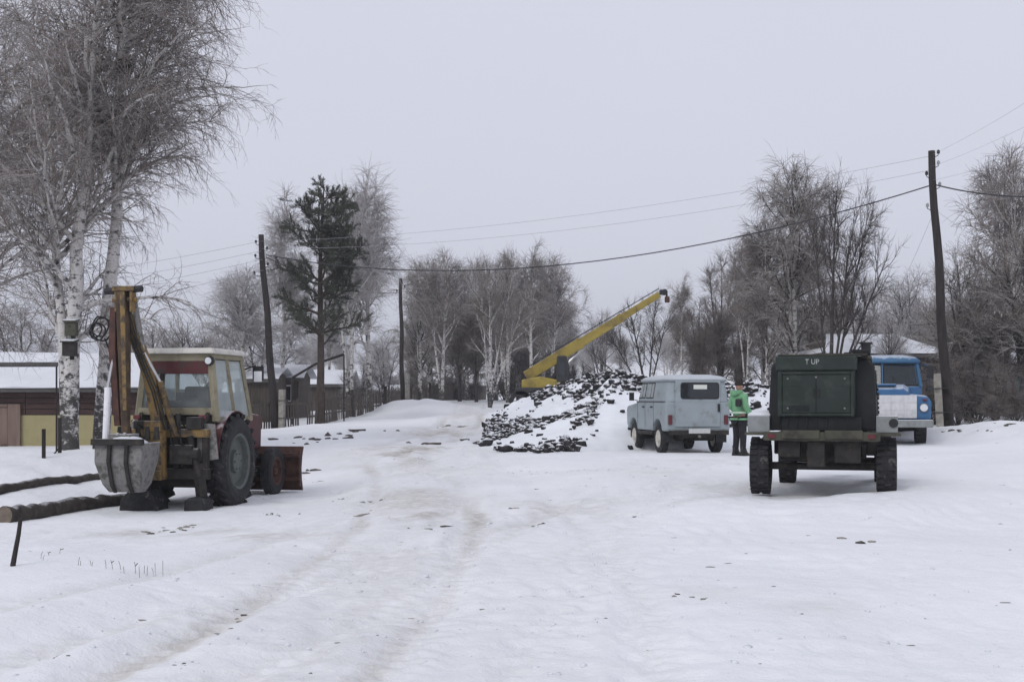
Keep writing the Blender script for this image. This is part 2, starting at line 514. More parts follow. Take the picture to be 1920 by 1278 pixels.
def gbase(x, y):
    x = np.asarray(x, float)
    y = np.maximum(np.asarray(y, float), 2.0)
    u, v = x / y * 5.0, np.log(y) * 2.2
    sh = u.shape
    u, v = u.ravel(), v.ravel()
    out = np.empty_like(u)
    for i in range(0, len(u), 60000):
        d2 = (u[i:i + 60000, None] - _cu) ** 2 + (v[i:i + 60000, None] - _cv) ** 2
        w = 1.0 / (d2 + 0.02) ** 2
        out[i:i + 60000] = (w * _c[:, 2]).sum(1) / w.sum(1)
    return out.reshape(sh)

def gz(x, y):
    return float(gbase(np.array([x]), np.array([y]))[0])

def gp(px, py):
    """where the sight line of a place in the photograph meets the snow"""
    Y = np.exp(np.linspace(math.log(3), math.log(400), 900))
    zr = EYE - (py - 748) / F * Y
    zg = gbase((px - 960) / F * Y, Y)
    k = np.nonzero(zr < zg)[0]
    y = Y[k[0]] if len(k) else 150.0
    return Vector(((px - 960) / F * y, y, gz((px - 960) / F * y, y)))

def ground_at(px, Y):
    x = (px - 960) / F * Y
    return Vector((x, Y, gz(x, Y)))

# ------------------------------------------------------------------ snow-covered ground with wheel ruts
def polyline_dist(x, y, pts):
    """distance to a polyline and signed side offset"""
    best = np.full(x.shape, 1e9)
    sgn = np.zeros(x.shape)
    for (ax, ay), (bx, by) in zip(pts[:-1], pts[1:]):
        dx, dy = bx - ax, by - ay
        L2 = dx * dx + dy * dy
        t = np.clip(((x - ax) * dx + (y - ay) * dy) / L2, 0, 1)
        ex, ey = x - ax - t * dx, y - ay - t * dy
        d = np.hypot(ex, ey)
        s = np.sign(dx * ey - dy * ex)
        k = d < best
        best = np.where(k, d, best)
        sgn = np.where(k, s, sgn)
    return best, sgn * best

def smooth_path(ps, n=6):
    ps = [Vector((p.x, p.y, 0)) for p in ps]
    out = []
    for i in range(len(ps) - 1):
        p0, p1, p2, p3 = ps[max(i - 1, 0)], ps[i], ps[i + 1], ps[min(i + 2, len(ps) - 1)]
        for k in range(n):
            t = k / n
            q = 0.5 * ((2 * p1) + (p2 - p0) * t + (2 * p0 - 5 * p1 + 4 * p2 - p3) * t * t + (3 * p1 - p0 - 3 * p2 + p3) * t ** 3)
            out.append((q.x, q.y))
    out.append((ps[-1].x, ps[-1].y))
    return out

TRACKS = [  # (places in the photograph, half gauge, depth, dirt)
    ([(420, 1278), (640, 1130), (760, 1010), (785, 950), (765, 880), (735, 850), (770, 832), (830, 812), (868, 782), (888, 758)], 0.75, 0.035, 0.85),
    ([(-60, 1255), (190, 1165), (420, 1090), (640, 1010), (790, 930), (800, 880), (840, 830), (868, 790), (886, 760)], 0.8, 0.036, 0.4),
    ([(700, 1278), (900, 1120), (1060, 1010), (1140, 940), (1210, 890), (1290, 862)], 0.72, 0.028, 0.35),
    ([(150, 1278), (480, 1170), (760, 1090), (1000, 1010), (1150, 955), (1330, 915), (1500, 905)], 0.75, 0.026, 0.4),
    ([(560, 935), (700, 905), (800, 880), (880, 850), (900, 810), (884, 775)], 0.7, 0.035, 0.4),
    ([(1000, 1278), (1010, 1100), (960, 980), (900, 900), (860, 850), (850, 815), (874, 780)], 0.75, 0.026, 0.3),
    ([(820, 880), (960, 890), (1150, 880), (1330, 868)], 0.7, 0.028, 0.3),
]
us = np.concatenate([np.linspace(-3.2, -0.62, 26)[:-1], np.linspace(-0.62, -0.46, 14)[:-1], np.linspace(-0.46, 0.46, 760), np.linspace(0.46, 0.62, 14)[1:], np.linspace(0.62, 3.2, 26)[1:]])
vs_ = np.concatenate([np.geomspace(1.5, 6.2, 16)[:-1], np.geomspace(6.2, 60, 480)[:-1], np.geomspace(60, 300, 110)[:-1], np.geomspace(300, 1600, 22)])
U, Vv = np.meshgrid(us, vs_)
GX, GY = U * Vv, Vv
GZ = gbase(GX, GY)
dirt = np.zeros_like(GZ)
near = np.clip(1.4 - GY / 90.0, 0.0, 1.0)
broad = np.clip((fbm(GX * 0.13, GY * 0.08, 41, 3) + 0.25) * 1.3, 0, 1)
for pl, hg, dep, dr in TRACKS:
    path = smooth_path([gp(max(min(a, 1900), -250), b) for a, b in pl])
    d, sg = polyline_dist(GX, GY, path)
    wob = 0.10 * fbm(GX * 0.9, GY * 0.6, 5, 2)
    for side in (-1, 1):
        q = np.abs(sg - side * hg + wob)
        dd = np.maximum(q, d - hg - 0.4)
        rut = np.exp(-(dd / 0.17) ** 2)
        ridge = np.exp(-((dd - 0.33) / 0.12) ** 2)
        wear = 0.35 + 0.9 * np.clip(vnoise(GX * 0.6, GY * 0.35, 9) + 0.5, 0, 1)
        GZ += near * wear * (-dep * rut + dep * 0.55 * ridge * (0.6 + 0.8 * vnoise(GX * 3, GY * 3, 3)))
        lug = np.sin(GY * 27 + np.abs(sg - side * hg) * 22 + 3 * vnoise(GX * 2, GY * 2, 77)) * 0.011 * np.clip(1.6 - GY / 22, 0, 1)
        GZ += near * rut * lug
        dirt = np.maximum(dirt, dr * rut * wear * (0.25 + 0.9 * broad))
    dirt = np.maximum(dirt, dr * 0.55 * np.exp(-(d / 1.1) ** 2) * np.clip(0.4 + 1.6 * fbm(GX * 0.5, GY * 0.25, 15, 3), 0, 1))
# trampled and drifted surface
GZ += near * (0.028 * fbm(GX * 0.35, GY * 0.3, 21, 2) + 0.012 * fbm(GX * 1.7, GY * 1.2, 31, 2) + (0.008 + 0.02 * np.clip(fbm(GX * .3, GY * .2, 46, 3) + .3, 0, 1)) * fbm(GX * 4.5, GY * 4.0, 51, 3))
rgd = (.5 - np.abs(vnoise(GX * 3.4, GY * 3.0, 52))) + .5 * (.5 - np.abs(vnoise(GX * 7.5, GY * 6.5, 53)))
GZ += near * 0.016 * (rgd - .6) * np.clip(fbm(GX * .25, GY * .18, 47, 3) * 2 + .45, .15, 1)
tramp = np.clip(fbm(GX * 0.22, GY * 0.16, 61, 3) * 2.0 + 0.3, 0, 1)
foot = np.clip(vnoise(GX * 3.1, GY * 2.6, 71) - 0.18, 0, 1)
GZ -= near * 0.13 * tramp * foot
# drift ridge in the left foreground
q0, q1 = gp(-120, 1240), gp(370, 1095)
_dx, _dy = q1.x - q0.x, q1.y - q0.y
_ln = math.hypot(_dx, _dy)
sg_ = (_dx * (GY - q0.y) - _dy * (GX - q0.x)) / _ln + .10 * fbm(GX * 1.3, GY * 1.3, 66, 2)
tt_ = ((GX - q0.x) * _dx + (GY - q0.y) * _dy) / _ln / _ln
GZ += 0.12 / (1 + np.exp(-np.clip(sg_ / 0.13, -30, 30))) * np.exp(-np.maximum(sg_, 0) / 1.3) / (1 + np.exp(np.clip((tt_ - .85) / .09, -30, 30))) * (sg_ > -3)
# lee hollows the wind scooped round the trailer wheels
for (px, py, r, dp) in [(1440, 926, 0.7, .05), (1560, 916, 0.8, .07), (1630, 908, .7, .05)]:
    c = gp(px, py)
    GZ -= dp * np.exp(-(np.hypot((GX - c.x), (GY - c.y) * 0.6) / r) ** 2)
# banks of ploughed snow along the lane
for (px, py, r, h) in [(640, 800, 3.0, .15), (760, 775, 4, .35), (800, 768, 3, .25), (1840, 808, 2.5, .10), (1890, 806, 3, .12), (700, 812, 2, .14), (560, 812, 2.5, .15), (130, 870, 3, .2), (60, 900, 2.5, .15), (1010, 790, 2, .1)]:
    c = gp(px, py)
    GZ += h * np.exp(-(np.hypot((GX - c.x), (GY - c.y) * 0.7) / r) ** 2) * (1 + 0.7 * fbm(GX * 0.8, GY * 0.8, 81, 2))
# bare, churned patches
for (px, py, rx, ry, a) in [(760, 845, 1.3, 4.0, .95), (830, 815, 1.4, 3.0, .7), (930, 815, 1.2, 3, .45), (330, 998, 1.6, 1.2, .55), (480, 1005, 1.2, 1, .5), (790, 960, .5, 2.2, .7), (1040, 970, 1.2, 1.6, .35), (470, 1270, 1.0, .4, .6), (640, 1262, .6, .5, .4), (1320, 1105, .4, .5, .5), (1050, 950, 1.0, 1.4, .4), (1540, 1140, .5, .5, .35), (870, 790, 1.3, 4, .3)]:
    c = gp(px, py)
    g = np.exp(-((GX - c.x) / rx) ** 2 - ((GY - c.y) / ry) ** 2)
    dirt = np.maximum(dirt, a * g * np.clip(0.55 + 1.5 * fbm(GX * 1.3, GY * 0.8, 91, 4), 0, 1))
dirt *= np.clip((GY - 7.0) / 10.0, .5, 1.0)
GZ -= near * 0.02 * np.clip(1.6 - np.hypot((np.mod(GX * 2.3 + 3 * vnoise(GX * .7, GY * .5, 88), 1.0) - .5) * 4, (np.mod(GY * 1.5 + 3 * vnoise(GX * .6, GY * .6, 89), 1.0) - .5) * 4), 0, 1) * np.clip(fbm(GX * .16, GY * .12, 95, 3) * 3 + .1, 0, 1)
nr, nc = GZ.shape
idx = np.arange(nr * nc).reshape(nr, nc)
Q = np.stack([idx[:-1, :-1], idx[:-1, 1:], idx[1:, 1:], idx[1:, :-1]], -1).reshape(-1, 4)

def snow_mat():
    m = bpy.data.materials.new('trodden_snow')
    m.use_nodes = True
    nt = m.node_tree
    b = nt.nodes['Principled BSDF']
    b.inputs['Roughness'].default_value = 0.75
    b.inputs['Specular IOR Level'].default_value = 0.2
    tc = N(nt, 'ShaderNodeTexCoord')
    at = N(nt, 'ShaderNodeAttribute', attribute_name='dirt')
    n1 = N(nt, 'ShaderNodeTexNoise')
    n1.inputs['Scale'].default_value = 0.35
    n1.inputs['Detail'].default_value = 6
    nt.links.new(tc.outputs['Object'], n1.inputs[0])
    r1 = N(nt, 'ShaderNodeValToRGB')
    r1.color_ramp.elements[0].position = 0.35
    r1.color_ramp.elements[0].color = (0.775, 0.785, 0.80, 1)
    r1.color_ramp.elements[1].position = 0.62
    r1.color_ramp.elements[1].color = (0.845, 0.852, 0.866, 1)
    nt.links.new(n1.outputs[0], r1.inputs[0])
    # fine grime: crumbs of soil and straw pressed into the snow
    n2 = N(nt, 'ShaderNodeTexNoise')
    n2.inputs['Scale'].default_value = 5.5
    n2.inputs['Detail'].default_value = 7
    n2.inputs['Roughness'].default_value = 0.72
    nt.links.new(tc.outputs['Object'], n2.inputs[0])
    ad = N(nt, 'ShaderNodeMath', operation='MULTIPLY_ADD')
    ad.inputs[1].default_value = 1.25
    nt.links.new(n2.outputs[0], ad.inputs[0])
    ad.inputs[2].default_value = -0.28
    ml = N(nt, 'ShaderNodeMath', operation='MULTIPLY', use_clamp=True)
    nt.links.new(at.outputs['Fac'], ml.inputs[0])
    ml2 = N(nt, 'ShaderNodeMath', operation='MULTIPLY', use_clamp=True)
    nt.links.new(ad.outputs[0], ml.inputs[1])
    nt.links.new(ml.outputs[0], ml2.inputs[0])
    ml2.inputs[1].default_value = 3.0
    mx = N(nt, 'ShaderNodeMixRGB')
    nt.links.new(ml2.outputs[0], mx.inputs['Fac'])
    nt.links.new(r1.outputs[0], mx.inputs['Color1'])
    mx.inputs['Color2'].default_value = (0.40, 0.365, 0.315, 1)
    n4 = N(nt, 'ShaderNodeTexNoise')
    n4.inputs['Scale'].default_value = 2.2
    n4.inputs['Detail'].default_value = 9
    n4.inputs['Roughness'].default_value = 0.8
    mp4 = N(nt, 'ShaderNodeMapping')
    mp4.inputs['Scale'].default_value = (1.0, 0.7, 1.0)
    nt.links.new(tc.outputs['Object'], mp4.inputs[0])
    nt.links.new(mp4.outputs[0], n4.inputs[0])
    r4 = N(nt, 'ShaderNodeMapRange')
    r4.inputs['From Min'].default_value = 0.60
    r4.inputs['From Max'].default_value = 0.74
    r4.inputs['To Max'].default_value = 0.6
    nt.links.new(n4.outputs[0], r4.inputs[0])
    mx2 = N(nt, 'ShaderNodeMixRGB')
    nt.links.new(r4.outputs[0], mx2.inputs['Fac'])
    nt.links.new(mx.outputs[0], mx2.inputs['Color1'])
    mx2.inputs['Color2'].default_value = (0.50, 0.49, 0.475, 1)
    nt.links.new(mx2.outputs[0], b.inputs['Base Color'])
    n3 = N(nt, 'ShaderNodeTexNoise')
    n3.inputs['Scale'].default_value = 9
    n3.inputs['Detail'].default_value = 6
    n3.inputs['Roughness'].default_value = 0.65
    nt.links.new(tc.outputs['Object'], n3.inputs[0])
    bp = N(nt, 'ShaderNodeBump')
    bp.inputs['Strength'].default_value = 0.5
    bp.inputs['Distance'].default_value = 0.045
    n5 = N(nt, 'ShaderNodeTexNoise')
    n5.inputs['Scale'].default_value = 42
    n5.inputs['Detail'].default_value = 3
    nt.links.new(tc.outputs['Object'], n5.inputs[0])
    mh5 = N(nt, 'ShaderNodeMath', operation='MULTIPLY_ADD')
    mh5.inputs[1].default_value = 0.35
    nt.links.new(n5.outputs[0], mh5.inputs[0])
    nt.links.new(n3.outputs[0], mh5.inputs[2])
    nt.links.new(mh5.outputs[0], bp.inputs['Height'])
    nt.links.new(bp.outputs[0], b.inputs['Normal'])
    return m
M['snow'] = snow_mat()
me = mesh_np('ground', np.stack([GX, GY, GZ], -1).reshape(-1, 3), Q, ['snow'])
a = me.attributes.new('dirt', 'FLOAT', 'POINT')
a.data.foreach_set('value', dirt.astype(np.float32).ravel())
ground = link('ground', me)
ground['kind'] = 'structure'

# quick lookup of the finished surface
_lx, _ly = us, np.log(vs_)
def gtop(x, y):
    u, v = x / y, math.log(max(y, 1.6))
    i = int(np.clip(np.searchsorted(_ly, v) - 1, 0, nr - 2))
    j = int(np.clip(np.searchsorted(_lx, u) - 1, 0, nc - 2))
    fy = min(max((v - _ly[i]) / (_ly[i + 1] - _ly[i]), 0), 1)
    fx = min(max((u - _lx[j]) / (_lx[j + 1] - _lx[j]), 0), 1)
    return float((GZ[i, j] * (1 - fx) + GZ[i, j + 1] * fx) * (1 - fy) + (GZ[i + 1, j] * (1 - fx) + GZ[i + 1, j + 1] * fx) * fy)

# ------------------------------------------------------------------ buildings
def gable_roof(m, x0, x1, y0, y1, ze, zr, ov=0.35, th=0.1):
    """two sloped slabs, ridge along x"""
    ym = (y0 + y1) / 2
    for s in (-1, 1):
        ye = (y0 - ov) if s < 0 else (y1 + ov)
        m.prism([(ye, ze), (ym, zr), (ym, zr + th), (ye, ze + th)], x0 - ov, x1 + ov, 'x')

# long low house behind the birches: ridge parallel to the frame
def left_house():
    Y = 44.0
    k = Y / F
    X = lambda px: (px - 960) * k
    Z = lambda py: EYE - (py - 748) * k
    h = thing('long_house', 'long low house with thick snow roof, brown boards above ochre plaster, left edge', 'house', (X(90), Y, 0))
    x0, x1 = X(-170) - X(90), X(272) - X(90)
    MB().b2(x0, x1, 0.0, 5.8, Z(880), Z(778)).build('plaster_wall', 'ochre', h)
    MB().b2(x0, x1, 0.06, 5.7, Z(778), Z(722)).build('upper_wall', 'eave', h)
    zt, zb = Z(735), Z(777)
    n = 4
    bh = (zt - zb) / n
    xs = [x0, X(48) - X(90), X(150) - X(90), X(215) - X(90), x1]
    for r in range(n):
        for c in range(len(xs) - 1):
            MB().b2(xs[c] + .01, xs[c + 1] - .01, -0.02 - 0.008 * (r % 2), 0.05, zb + r * bh + 0.012, zb + (r + 1) * bh - 0.012).build('board', 'timber_brown', h, bevel=0.006)
    MB().b2(x0 - .3, x1 + .3, -0.55, -0.50, Z(735), Z(725)).b2(x0 - .3, x1 + .3, -0.50, .05, Z(728), Z(725)).build('eave_board', 'eave', h)
    # door with its frame
    d = MB().b2(X(-10) - X(90), X(16) - X(90), -0.09, -0.03, Z(850), Z(764)).build('door', 'door_wood', h, bevel=.01)
    f = MB()
    f.b2(X(16) - X(90) + .01, X(40) - X(90), -0.12, -0.025, Z(850), Z(757))
    f.b2(X(-40) - X(90), X(16) - X(90), -0.12, -0.025, Z(763), Z(757))
    f.build('door_frame', 'door_wood', h, bevel=.01)
    MB().b2(X(-60) - X(90), X(-12) - X(90), -0.09, -0.03, Z(850), Z(764)).build('door', 'door_wood', h, bevel=.01)
    MB().b2(X(-60) - X(90), X(14) - X(90), -.55, -.14, Z(856), Z(832)).build('doorstep', 'door_wood', h, bevel=.02)
    # snow-laden roof, slope seen from the lane
    m = MB()
    ze, zr = Z(724), Z(668) + 0.18
    nx, ny = 46, 10
    vs, fs = [], []
    for i in range(nx + 1):
        for j in range(ny + 1):
            t = j / ny
            xx = x0 - .4 + (x1 - x0 + .8) * i / nx
            yy = -0.62 + t * 3.6
            zz = ze + (zr - ze) * t + 0.05 * float(fbm(xx * .7, yy * 1.1, 3, 3)) + 0.10 * math.sin(min(t * 9, 1.57)) - 0.04
            vs.append((xx, yy, zz))
    for i in range(nx):
        for j in range(ny):
            a = i * (ny + 1) + j
            fs.append((a, a + ny + 1, a + ny + 2, a + 1))
    m.add(vs, fs)
    m.prism([(-.62, ze - .06), (2.98, zr - .02), (6.5, ze - .06)], x0 - .39, x1 + .39, 'x')
    m.build('snow_roof', 'snow_roof', h, smooth=True)
    return h
left_house()

def barn(name, label, px0, px1, py_eave, py_ridge, py_base, Y, depth=4.5, wall='timber_grey', planks=0, cat='house', extras=None, hip=False):
    k = Y / F
    xc = (px0 + px1) / 2
    w = (px1 - px0) * k
    h = thing(name, label, cat, ((xc - 960) * k, Y, 0))
    ze, zr, zb = EYE - (py_eave - 748) * k, EYE - (py_ridge - 748) * k, EYE - (py_base - 748) * k - 0.6
    MB().prism([(0, zb), (0, ze), (depth / 2, zr - .12), (depth, ze), (depth, zb)], -w / 2, w / 2, 'x').build('wall', wall, h)
    if planks:
        pw = w / planks
        for i in range(planks):
            MB().b2(-w / 2 + i * pw + .01, -w / 2 + (i + 1) * pw - .01, -0.035 - .012 * (i % 3), -.003, zb, ze - 0.06).build('plank', wall, h)
    m = MB()
    nx, ny = 24, 8
    ov = .35
    for s in (0, 1):
        vs, fs = [], []
        for i in range(nx + 1):
            for j in range(ny + 1):
                t = j / ny
                u = i / nx
                inset = (t * w * .22) if hip else 0
                xx = -w / 2 - ov + inset + (w + 2 * ov - 2 * inset) * u
                yy = -ov + t * (depth / 2 + ov)
                zz = ze - .1 + (zr - ze + .1) * t + .14 * math.sin(min(t * 7 + .3, 1.57)) * (1 - 0.3 * t) + .05 * float(fbm(xx * .8, yy, 13, 2))
                if s:
                    yy = depth - yy
                vs.append((xx, yy, zz))
        for i in range(nx):
            for j in range(ny):
                a = i * (ny + 1) + j
                fs.append((a, a + ny + 1, a + ny + 2, a + 1))
        m.add(vs, fs)
    if hip:
        for s in (-1, 1):
            m.add([(s * (w / 2 + ov), -ov, ze), (s * (w / 2 + ov), depth + ov, ze), (s * (w / 2 - w * .22), depth / 2, zr + .1)], [(0, 1, 2)])
    m.build('snow_roof', 'snow_roof', h, smooth=True)
    MB().b2(-w / 2 - ov, w / 2 + ov, -ov - .02, -ov + .02, ze - .24, ze - .1).b2(-w / 2 - ov, w / 2 + ov, -ov + .02, -.05, ze - .16, ze - .12).build('eave_board', 'eave', h)
    return h, k, (xc - 960) * k, ze, zr, zb

def window(h, x0, x1, z0, z1, y=-.02, fr='white_paint'):
    f = MB()
    t = .07
    f.b2(x0, x1, y - .05, y, z0, z0 + t).b2(x0, x1, y - .05, y, z1 - t, z1).b2(x0, x0 + t, y - .05, y, z0 + t, z1 - t).b2(x1 - t, x1, y - .05, y, z0 + t, z1 - t)
    f.b2((x0 + x1) / 2 - .03, (x0 + x1) / 2 + .03, y - .045, y, z0 + t, z1 - t)
    w = f.build('window', fr, h)
    MB().b2(x0 + t, x1 - t, y - .02, y - .012, z0 + t, z1 - t).build('pane', 'glass_dark', w)

barn('timber_shed', 'dark timber shed under snow behind the leaning pole left of the pine', 440, 512, 708, 690, 800, 66, planks=20)
h, k, xc, ze, zr, zb = barn('porch_house', 'small grey porch house with snowy gable roof just right of the leaning pole', 512, 560, 706, 684, 800, 70, depth=4, planks=12)
window(h, -.35, .35, ze - 1.35, ze - .45, -.06)
barn('snowy_cottage', 'white-roofed cottage glimpsed between the pine and the paired birches', 580, 650, 718, 694, 790, 84, wall='timber_grey', planks=18)
barn('low_cowshed', 'low dark-red shed with a snow-edged roof just left of the centre pole', 690, 752, 730, 722, 775, 100, depth=3.5, wall='timber_brown', planks=20)
h, k, xc, ze, zr, zb = barn('lane_house', 'low dark house with flat snowy roof under the middle grove', 795, 910, 722, 708, 765, 124, depth=5, wall='timber_grey', planks=24)
window(h, -1.6, -.7, ze - 1.3, ze - .3, -.06)
window(h, 1.0, 1.9, ze - 1.3, ze - .3, -.06)
h, k, xc, ze, zr, zb = barn('hip_roof_house', 'grey-brown house with humped snow hip roof behind the blue truck cab', 1560, 1752, 660, 622, 800, 54, depth=7, wall='timber_grey', planks=36, hip=True)
window(h, .9, 1.9, ze - 1.7, ze - .5, -.06, 'truck_blue')
barn('old_barn', 'long weathered brown barn behind the shrubs right of the tall pole', 1762, 1884, 668, 648, 800, 60, depth=6, wall='timber_grey', planks=30)
h, k, xc, ze, zr, zb = barn('teal_house', 'teal boarded house with snowy roof cut by the right edge', 1884, 2080, 684, 628, 800, 52, depth=6, wall='teal', planks=22)
window(h, -1.0, .2, ze - 1.9, ze - .6, -.06)

# ------------------------------------------------------------------ fences
def fence(label, pts, hgt=1.2, gap=.19, seed=0, style=0, group='picket fences along the left side of the lane'):
    """posts, two rails, pickets one by one along ground points"""
    rnd = random.Random(seed)
    o = pts[0]
    root = thing('picket_fence', label, 'fence', o, 0, None)
    pk = MB().b2(-.045, .045, -.012, .012, -.35, hgt)
    base = pk.build('picket', 'timber_grey', root)
    first = True
    for a, b in zip(pts[:-1], pts[1:]):
        L = (b - a).length
        n = max(2, int(L / gap))
        ang = math.atan2(b.y - a.y, b.x - a.x)
        for zz in (.35, .85):
            m = MB()
            m.bar(Vector((a.x, a.y, gz(a.x, a.y) + zz * hgt)) - o, Vector((b.x, b.y, gz(b.x, b.y) + zz * hgt)) - o, .04, .08)
            m.build('rail', 'timber_grey', root)
        m = MB()
        m.b2(-.07, .07, -.07, .07, -.5, hgt * 1.12)
        p = m.build('post', 'timber_dark', root)
        p.location = a - o + Vector((0, .1, 0))
        for i in range(n):
            if rnd.random() < (.06 if style == 0 else .14):
                continue
            q = a.lerp(b, (i + .5) / n)
            c = base if first else base.copy()
            if not first:
                COL.objects.link(c)
                c.parent = root
            first = False
            c.location = Vector((q.x, q.y, gz(q.x, q.y) + rnd.uniform(-.1, .05))) - o + Vector((0, -.05, 0))
            c.rotation_euler = (rnd.gauss(0, .02), rnd.gauss(0, .035), ang)
            c.scale = (rnd.uniform(.7, 1.3), 1, rnd.uniform(.86, 1.12))
    return root
fence('ragged grey picket fence between the leaning pole and the pine', [ground_at(455, 55), ground_at(530, 57.5), ground_at(600, 60)], 1.25, .17, 1, 1)
fence('picket fence with gaps behind the paired birches right of the pine', [ground_at(606, 61), ground_at(660, 67), ground_at(716, 74)], 1.35, .17, 2, 1)
fence('dark close picket fence running up the bank to the centre pole', [ground_at(722, 76), ground_at(770, 88), ground_at(800, 97)], 1.3, .15, 3)
fence('far low picket fence closing the end of the lane under the grove', [ground_at(806, 100), ground_at(850, 112), ground_at(905, 118)], 1.3, .2, 4)

# ------------------------------------------------------------------ heap of frozen soil under snow
HU = np.array([908, 926, 965, 1060, 1150, 1300, 1440, 1600, 1720]) / F - 960 / F     # bearing of each cross-section
HH = np.array([0, .25, .75, 1.5, 2.1, 1.75, 1.55, 1.0, 0])                              # crest height
HF = np.array([37, 34.6, 33.2, 33.0, 34.2, 35.5, 36.0, 37.0, 38.5])                       # foot facing the lane
HC = np.array([50, 50, 49, 45.5, 41.5, 41, 41, 41, 41.5])                                 # crest line
def pile_h(x, y):
    x, y = np.asarray(x, float), np.asarray(y, float)
    wob = .9 * fbm(x * .35, y * .35, 7, 3)
    u = (x + .35 * wob) / y
    hh, yf, yc = np.interp(u, HU, HH), np.interp(u, HU, HF) + wob, np.interp(u, HU, HC)
    front = (y - yf) / np.maximum(yc - yf, 2)
    back = 1 - (y - yc) / 5.5
    t = np.minimum(front, back)
    t = np.where(t > 0, np.clip(t, 0, 1) ** .85, t)
    return np.where(hh > .02, hh * t, -.3)
px_, py_ = np.meshgrid(np.linspace(-4, 22, 230), np.linspace(31, 62, 200))
ph_ = pile_h(px_, py_)
det = .30 * fbm(px_ * .8, py_ * .8, 17, 4) + .20 * np.abs(fbm(px_ * 2.2, py_ * 2.2, 27, 3))
# the slope above the car is smooth snow; the left half is torn up
torn = np.clip(1.15 - np.clip((px_ / py_ - .044 - .0032 * (py_ - 33) + .01 * fbm(px_ * .8, py_ * .5, 73, 3)) / 0.02, 0, 1), .22, 1)
pz_ = gbase(px_, py_) + np.where(ph_ > 0, ph_ + det * np.clip(ph_ * 2, 0, 1) * torn, ph_ * .5 - .1)
pz_ = np.maximum(pz_, gbase(px_, py_) - .6)
n1, n2 = px_.shape
ii = np.arange(n1 * n2).reshape(n1, n2)
keep = np.maximum.reduce([ph_[:-1, :-1], ph_[:-1, 1:], ph_[1:, 1:], ph_[1:, :-1]]) > -0.12
QQ = np.stack([ii[:-1, :-1], ii[:-1, 1:], ii[1:, 1:], ii[1:, :-1]], -1)[keep]
used = np.unique(QQ)
rem = np.full(n1 * n2, -1)
rem[used] = np.arange(len(used))
heap = thing('soil_heap', 'long heap of black frozen soil half buried in snow behind the pale car', 'soil heap', (0, 0, 0))
PV = np.stack([px_, py_, pz_], -1).reshape(-1, 3)[used]
def heap_mat():
    m = mat('heap_cover', (0.80, 0.82, 0.85), 0.8, 0.04, 3, bump=0.35, bump_scale=6)
    nt = m.node_tree
    b = nt.nodes['Principled BSDF']
    src = b.inputs['Base Color'].links[0].from_socket
    at = N(nt, 'ShaderNodeAttribute', attribute_name='soil')
    tc = N(nt, 'ShaderNodeTexCoord')
    n = N(nt, 'ShaderNodeTexNoise')
    n.inputs['Scale'].default_value = 3.2
    n.inputs['Detail'].default_value = 7
    n.inputs['Roughness'].default_value = 0.75
    nt.links.new(tc.outputs['Object'], n.inputs[0])
    ad = N(nt, 'ShaderNodeMath', operation='ADD')
    nt.links.new(at.outputs['Fac'], ad.inputs[0])
    nt.links.new(n.outputs['Fac'], ad.inputs[1])
    mr = N(nt, 'ShaderNodeMapRange')
    mr.inputs['From Min'].default_value = 0.86
    mr.inputs['From Max'].default_value = 0.98
    nt.links.new(ad.outputs[0], mr.inputs[0])
    mx = N(nt, 'ShaderNodeMixRGB')
    nt.links.new(mr.outputs[0], mx.inputs['Fac'])
    nt.links.new(src, mx.inputs['Color1'])
    mx.inputs['Color2'].default_value = (0.05, 0.047, 0.047, 1)
    nt.links.new(mx.outputs[0], b.inputs['Base Color'])
    return m
M['heap_cover'] = heap_mat()
hme = mesh_np('snow_cover', PV, rem[QQ], ['heap_cover'])
soil = np.clip(fbm((px_ + py_ * .3) * .8, (py_ - px_ * .3) * .42, 37, 4) * 1.0 + .30, 0, .6) * np.clip((torn - .22) / .5, 0, 1) * np.clip(ph_ * 4, 0, 1) * .62
soil = np.maximum(soil, .34 * np.clip((ph_ - 1.35) * 4, 0, 1))
sa = hme.attributes.new('soil', 'FLOAT', 'POINT')
sa.data.foreach_set('value', soil.ravel()[used].astype(np.float32))
link('snow_cover', hme, heap)

def clod_mesh(seed, big=False):
    r = np.random.default_rng(seed)
    bm = bmesh.new()
    bmesh.ops.create_icosphere(bm, subdivisions=2 if big else 1, radius=1)
    for v in bm.verts:
        v.co *= 1 + .42 * (r.random() - .5) * 2
        v.co.z *= .8
    me = bpy.data.meshes.new('clod')
    bm.to_mesh(me)
    bm.free()
    me.materials.append(M['soil'])
    return me
CL = [clod_mesh(s) for s in range(7)]
clods_v, clods_f = [], []
cv = [np.array([v.co[:] for v in m.vertices]) for m in CL]
cf = [np.array([p.vertices[:] for p in m.polygons]) for m in CL]
off = 0
r = np.random.default_rng(5)
big = []
def pile_z(x, y):
    return gz(x, y) + max(float(pile_h(np.array([x]), np.array([y]))[0]), 0)
NT = 42000
TX, TY = r.uniform(-2, 18, NT), r.uniform(32, 53, NT)
TH = pile_h(TX, TY)
TD = fbm((TX + TY * .3) * .8, (TY - TX * .3) * .42, 37, 4)
TG = gbase(TX, TY)
